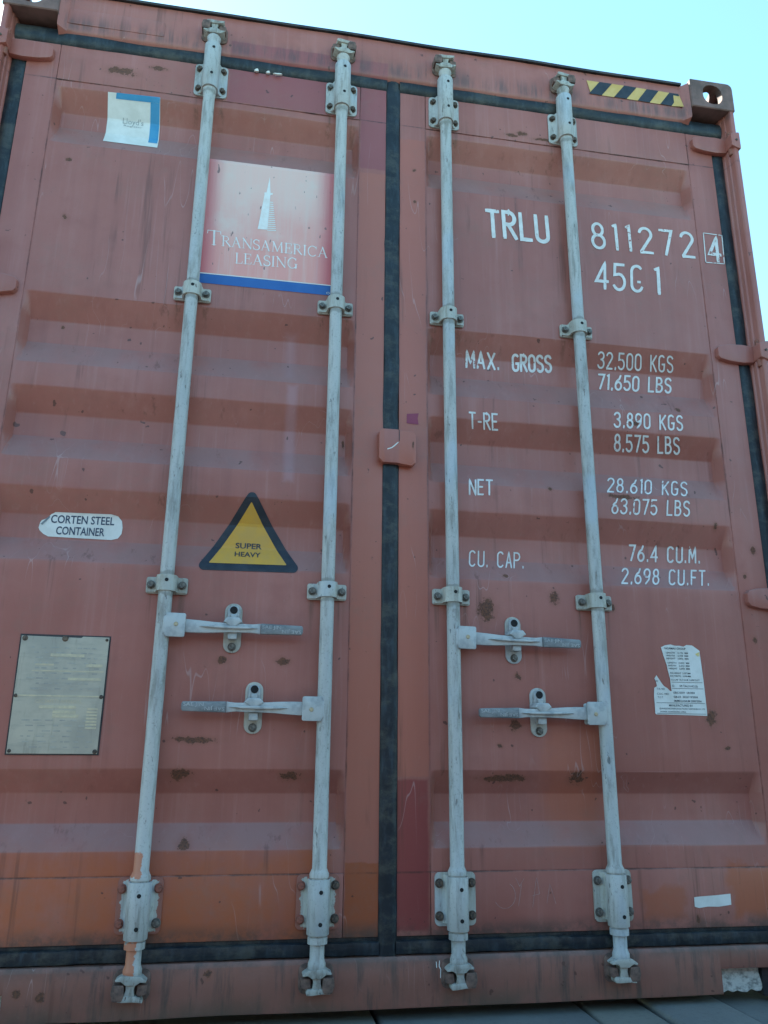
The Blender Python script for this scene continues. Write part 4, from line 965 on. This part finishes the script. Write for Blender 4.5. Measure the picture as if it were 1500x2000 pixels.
# safety approval plate (thin aluminium, riveted)
mb = MB(); po = [(-0.925, 0.591), (-0.717, 0.5915), (-0.7165, 0.873), (-0.780, 0.8735), (-0.784, 0.870), (-0.926, 0.8725)]
mb.prism(po, PANEL - 0.0035, PANEL + 0.004); cp = mb.build('approval_plate', PLATE, CT, bev=0.0006, seg=1); cp['label'] = 'weathered metal data plate at the left edge of the left door'
mb = MB(); mb.prism([(-0.9285, 0.588), (-0.7135, 0.5885), (-0.713, 0.8765), (-0.9295, 0.8765)], PANEL - 0.0012, PANEL + 0.004); mb.build('plate_bed', GUTTER, cp)
mb = MB()
for x0, x1, z0, z1 in ((-0.892, -0.722, 0.7860, 0.7885), (-0.918, -0.722, 0.7255, 0.7290), (-0.852, -0.772, 0.8225, 0.8295), (-0.885, -0.842, 0.8000, 0.8045), (-0.765, -0.726, 0.7985, 0.8055), (-0.805, -0.726, 0.7655, 0.7715), (-0.864, -0.778, 0.6975, 0.7045), (-0.831, -0.777, 0.6855, 0.6930), (-0.831, -0.770, 0.6760, 0.6835)):
    mb.box(x0, x1, PANEL - 0.0042, PANEL - 0.0030, z0, z1)
for k in range(7): mb.box(-0.752, -0.726, PANEL - 0.0041, PANEL - 0.0030, 0.650 + k * 0.0075, 0.6545 + k * 0.0075)
mb.build('plate_fields', PLATE_HI, cp, smooth=False)
mb = MB(); print_text(mb, 'CSC SAFETY APPROVAL', -0.874, -0.765, 0.7105, 0.0085, y=PANEL - 0.0042); face_out(mb).build('plate_lettering', PLATE_HI, cp, smooth=False, recalc=False)
mb = MB(); rl = random.Random(2)
for k in range(20):
    z = 0.605 + k * 0.0125
    if 0.672 < z < 0.735: continue
    x = -0.905 + rl.uniform(0, 0.03)
    while x < -0.745:
        w = rl.uniform(0.006, 0.02); mb.box(x, x + w, PANEL - 0.0040, PANEL - 0.0030, z, z + 0.0032); x += w + rl.uniform(0.003, 0.02)
wp = mb.build('worn_print', simple('worn_plate_print', c4(0.32, 0.32, 0.29), c4(0.43, 0.42, 0.36), 30, 0.5, 0.3), cp, smooth=False); wp['kind'] = 'stuff'
for x, z, r in ((-0.917, 0.866, 0.0075), (-0.722, 0.8665, 0.0042), (-0.921, 0.7265, 0.0050), (-0.7215, 0.7265, 0.0055), (-0.919, 0.5975, 0.0050), (-0.723, 0.597, 0.0060), (-0.822, 0.8675, 0.0085)):
    mb = MB(); mb.disc(x, z, PANEL - 0.0065, PANEL - 0.003, r, 9, r * 0.6, rot=x * 50); mb.build('rivet', BOLT, cp)

# torn maker's label on the right door
lab = [(0.783, 0.893), (0.795, 0.899), (0.813, 0.902), (0.826, 0.899), (0.841, 0.899), (0.852, 0.897), (0.862, 0.902), (0.879, 0.901), (0.890, 0.894), (0.901, 0.886), (0.9005, 0.880), (0.901, 0.872), (0.902, 0.853), (0.904, 0.808), (0.905, 0.718), (0.904, 0.7065), (0.752, 0.7085), (0.750, 0.712), (0.751, 0.737), (0.7505, 0.757), (0.753, 0.780), (0.762, 0.785), (0.7595, 0.797), (0.756, 0.806), (0.7625, 0.815), (0.773, 0.799), (0.782, 0.786), (0.792, 0.780), (0.800, 0.772), (0.8045, 0.7725), (0.8035, 0.782), (0.803, 0.806), (0.798, 0.830), (0.796, 0.844), (0.789, 0.868)]
ml = film('maker_label', lab, PAPER, measured=False, label='torn white paper label low on the right door')
lines = [('NGAMAS GROUP', 0.794, 0.858, 0.8880, 0.0058), ('LENGTH   12,192  MM', 0.797, 0.864, 0.8765, 0.0044), ('WIDTH    2,438  MM', 0.797, 0.864, 0.8685, 0.0044), ('HEIGHT   2,896  MM', 0.797, 0.864, 0.8605, 0.0044),
         ('LENGTH   12,032  MM', 0.800, 0.865, 0.8485, 0.0044), ('WIDTH    2,352  MM', 0.800, 0.865, 0.8405, 0.0044), ('HEIGHT   2,698  MM', 0.802, 0.865, 0.8325, 0.0044),
         ('ING HEIGHT  2,597 MM', 0.804, 0.866, 0.8200, 0.0044), ('ING WIDTH   2,340 MM', 0.804, 0.866, 0.8120, 0.0044), ('CU.CAP  76.4 CU.M  2,698 CU.FT', 0.806, 0.892, 0.8015, 0.0044),
         ('O.      SP-TALV-HC(2)', 0.807, 0.884, 0.7840, 0.0056), ('NO', 0.759, 0.766, 0.797, 0.0044), ('T.I.R. NO.', 0.760, 0.785, 0.7755, 0.0050), ('GB/C10359   LR/2004', 0.809, 0.873, 0.7655, 0.0056),
         ('C.S.C. NO.', 0.760, 0.796, 0.7620, 0.0050), ('GB-LR  30267-9/2004', 0.809, 0.881, 0.7540, 0.0056), ('T.C.T.', 0.761, 0.778, 0.7525, 0.0050), ('IM/MEGANIUM 2000/2004', 0.809, 0.891, 0.7430, 0.0056),
         ('MANUFACTURED BY', 0.793, 0.864, 0.7305, 0.0058), ('GUANGDONG SHUN AN DA PACIFIC CONTAINER CO., LTD', 0.764, 0.899, 0.7225, 0.0040), ('SHUNDE, GUANGDONG, CHINA', 0.765, 0.842, 0.7140, 0.0040)]
film_text('label_lettering', lines, INK, ml, 0.0018, 0.006)
mb = MB()
for x0, x1, z in ((0.806, 0.900, 0.7965), (0.806, 0.901, 0.7795), (0.756, 0.901, 0.7395), (0.755, 0.902, 0.7105)): mb.poly([(x0, 0, z), (x1, 0, z), (x1, 0, z + 0.0010), (x0, 0, z + 0.0010)])
drape(mb, 0.0018).build('label_rules', INK, ml, smooth=False, recalc=False)
film('rust_stain', [(0.886, 0.877), (0.899, 0.883), (0.899, 0.871), (0.893, 0.870)], simple('yellow_stain', c4(0.70, 0.52, 0.16), c4(0.70, 0.68, 0.6), 60, 0.6), ml, 0.0019, False)

film('blank_tag', [(0.813, 0.2465), (0.832, 0.2480), (0.875, 0.2500), (0.917, 0.2530), (0.9165, 0.2265), (0.880, 0.2225), (0.850, 0.2235), (0.824, 0.2205), (0.812, 0.2240)], PAPER, label='blank white tag at the foot of the right door')
film('magenta_square', [(0.048, 1.5475), (0.0835, 1.5520), (0.0800, 1.5360), (0.0830, 1.5165), (0.0475, 1.5180)], MAGENTA)

# striped height tape on the header
def on_header(x, z): # measured on y = FACE; the header stands a little in front
    d = Vector((x, FACE, z)) - CAM; p = CAM + d * ((0.034 - CAM.y) / d.y); return p.x, p.z
def tape(name, pts, mat, y, par=CT):
    mb = MB(); mb.poly([(p[0], y, p[1]) for p in [on_header(*q) for q in pts]]); 
    bm = mb.bm
    for k in range(1, 18):
        bmesh.ops.bisect_plane(bm, geom=bm.verts[:] + bm.edges[:] + bm.faces[:], plane_co=(0.66 + k * 0.02, 0, 0), plane_no=(1, 0, 0), dist=1e-6)
    for v in bm.verts: v.co.y = y + 0.0016 * noise.noise(Vector((v.co.x * 4.0, v.co.z * 3, 0.3))) + 0.0008 * noise.noise(Vector((v.co.x * 15, v.co.z * 9, 4))) - 0.024 * max(0, 1 - (1.058 - abs(v.co.x)) / 0.03) ** 2
    return face_out(mb).build(name, mat, par, smooth=False, recalc=False)
TA, TB = (0.691, 2.870), (1.040, 2.869); BA, BB_ = (0.703, 2.813), (1.040, 2.812)
def tp(u, v): return (TA[0] + (TB[0] - TA[0]) * u + (BA[0] - TA[0]) * v, TA[1] + (TB[1] - TA[1]) * u + (BA[1] - TA[1]) * v)
ht = tape('hazard_tape', [tp(0, 0), tp(1, 0), tp(1, 1), tp(0, 1)], YELLOW, 0.0330); ht['label'] = 'yellow and black striped tape beside the upper right casting'
for a in (0.135, 0.400, 0.660, 0.920):
    pts = [tp(a, 0), tp(min(1, a + 0.135), 0), tp(min(1, a + 0.135) - 0.155 if a < 0.9 else 0.93, 1 if a < .9 else 1), tp(a - 0.155, 1)] if a < 0.9 else [tp(0.895, 0), tp(0.995, 0), tp(0.995, 0.15), tp(0.87, 1), tp(0.745, 1)]
    if 0.6 < a < 0.7: pts = [tp(0.645, 0), tp(0.775, 0), tp(0.630, 1), tp(0.500, 1)]
    tape('black_stripe', pts, NAVY, 0.0322, ht)

# ------------------------------------------------------------------ painted numbers (brushed through stencils, they follow the folds)
S = lambda *a, **k: stencil(*a, **k)
S('serial_lettering', 'TRLU', (0.309, 2.281), (0.512, 2.283), (0.312, 2.185), CT, 0.125, 0.22)
S('serial_lettering', '811272', (0.668, 2.281), (1.026, 2.287), (0.669, 2.188), CT, 0.095, 0.36)
S('serial_lettering', '4', (1.086, 2.280), (1.122, 2.280), (1.084, 2.190), CT, 0.12, 0.2)
mb = MB()
for a, b in (((1.0705, 2.2945), (1.1385, 2.2935)), ((1.1385, 2.2935), (1.1345, 2.1820)), ((1.1345, 2.1820), (1.0665, 2.1800)), ((1.0665, 2.1800), (1.0705, 2.2945))):
    stroke(mb, [a, b], 0.0036, lambda u, v: (u, surf(u, v) - 0.0013, v), 0.012)
face_out(mb).build('serial_box', STENCIL, CT, smooth=False, recalc=False)
S('serial_lettering', '45g', (0.674, 2.130), (0.832, 2.134), (0.668, 2.036), CT, 0.10, 0.30)
S('serial_lettering', '1', (0.880, 2.135), (0.892, 2.135), (0.876, 2.041), CT, 0.10, 0.30)
for t, tl, tr, bl, w, gp in (
    ('MAX.', (0.232, 1.768), (0.333, 1.769), (0.231, 1.715), 0.12, 0.22), ('GROSS', (0.378, 1.770), (0.500, 1.777), (0.377, 1.717), 0.15, 0.20),
    ('32,500 KGS', (0.660, 1.807), (0.910, 1.815), (0.654, 1.752), 0.105, 0.24), ('71,650 LBS', (0.655, 1.729), (0.896, 1.737), (0.649, 1.681), 0.125, 0.24),
    ('T-RE', (0.237, 1.567), (0.322, 1.568), (0.237, 1.517), 0.11, 0.20), ('3,890 KGS', (0.698, 1.605), (0.921, 1.611), (0.694, 1.558), 0.12, 0.26),
    ('8,575 LBS', (0.692, 1.532), (0.903, 1.537), (0.687, 1.480), 0.12, 0.24), ('NET', (0.233, 1.357), (0.300, 1.359), (0.232, 1.313), 0.11, 0.20),
    ('28.610 KGS', (0.660, 1.390), (0.914, 1.393), (0.655, 1.348), 0.10, 0.26), ('63,075 LBS', (0.670, 1.327), (0.916, 1.333), (0.664, 1.282), 0.11, 0.26),
    ('CU. CAP.', (0.229, 1.145), (0.386, 1.147), (0.227, 1.102), 0.095, 0.24), ('76.4 CU.M.', (0.711, 1.186), (0.933, 1.189), (0.706, 1.141), 0.115, 0.26),
    ('2,698 CU.FT.', (0.683, 1.116), (0.955, 1.121), (0.678, 1.073), 0.105, 0.26)):
    S('weight_lettering', t, tl, tr, bl, CT, w, gp)
# scratched letters and chalk marks near the foot
SCR = simple('bare_scratch', c4(0.46, 0.30, 0.27), c4(0.34, 0.18, 0.16), 80, 0.6)
mb = MB()
for pts in ([(0.285, 0.262), (0.283, 0.285), (0.297, 0.292)][:0] or arc(0.300, 0.260, 0.028, 0.030, 60, -150, 14), [(0.330, 0.300), (0.340, 0.280), (0.352, 0.298)], [(0.345, 0.285), (0.335, 0.235)], [(0.372, 0.232), (0.385, 0.300), (0.392, 0.262), (0.372, 0.258)], [(0.410, 0.240), (0.420, 0.285), (0.434, 0.238)]):
    stroke(mb, pts, 0.0011, lambda u, v: (u, FACE - 0.0007, v), 0.006)
face_out(mb).build('scratched_letters', SCR, DR, smooth=False, recalc=False)
mb = MB()
for pts in ([(0.118, 0.120), (0.119, 0.108)], [(0.126, 0.122), (0.125, 0.110), (0.129, 0.104), (0.128, 0.086)]): stroke(mb, pts, 0.0022, lambda u, v: (u, 0.0315, v), 0.004)
face_out(mb).build('chalk_mark', PAPER, CT, smooth=False, recalc=False)

for x0, x1, z0, z1 in ((-0.455, -0.440, 2.697, 2.706), (-0.418, -0.404, 2.696, 2.704), (-0.395, -0.365, 2.696, 2.700)):
    mb = MB(); mb.prism([(x0, z0), ((x0 + x1) / 2, z0 - 0.002), (x1, z0 + 0.001), (x1 - 0.004, z1), (x0 + 0.005, z1 - 0.002)], 0.0395, 0.046); mb.build('paint_flake', PAPER, DL)
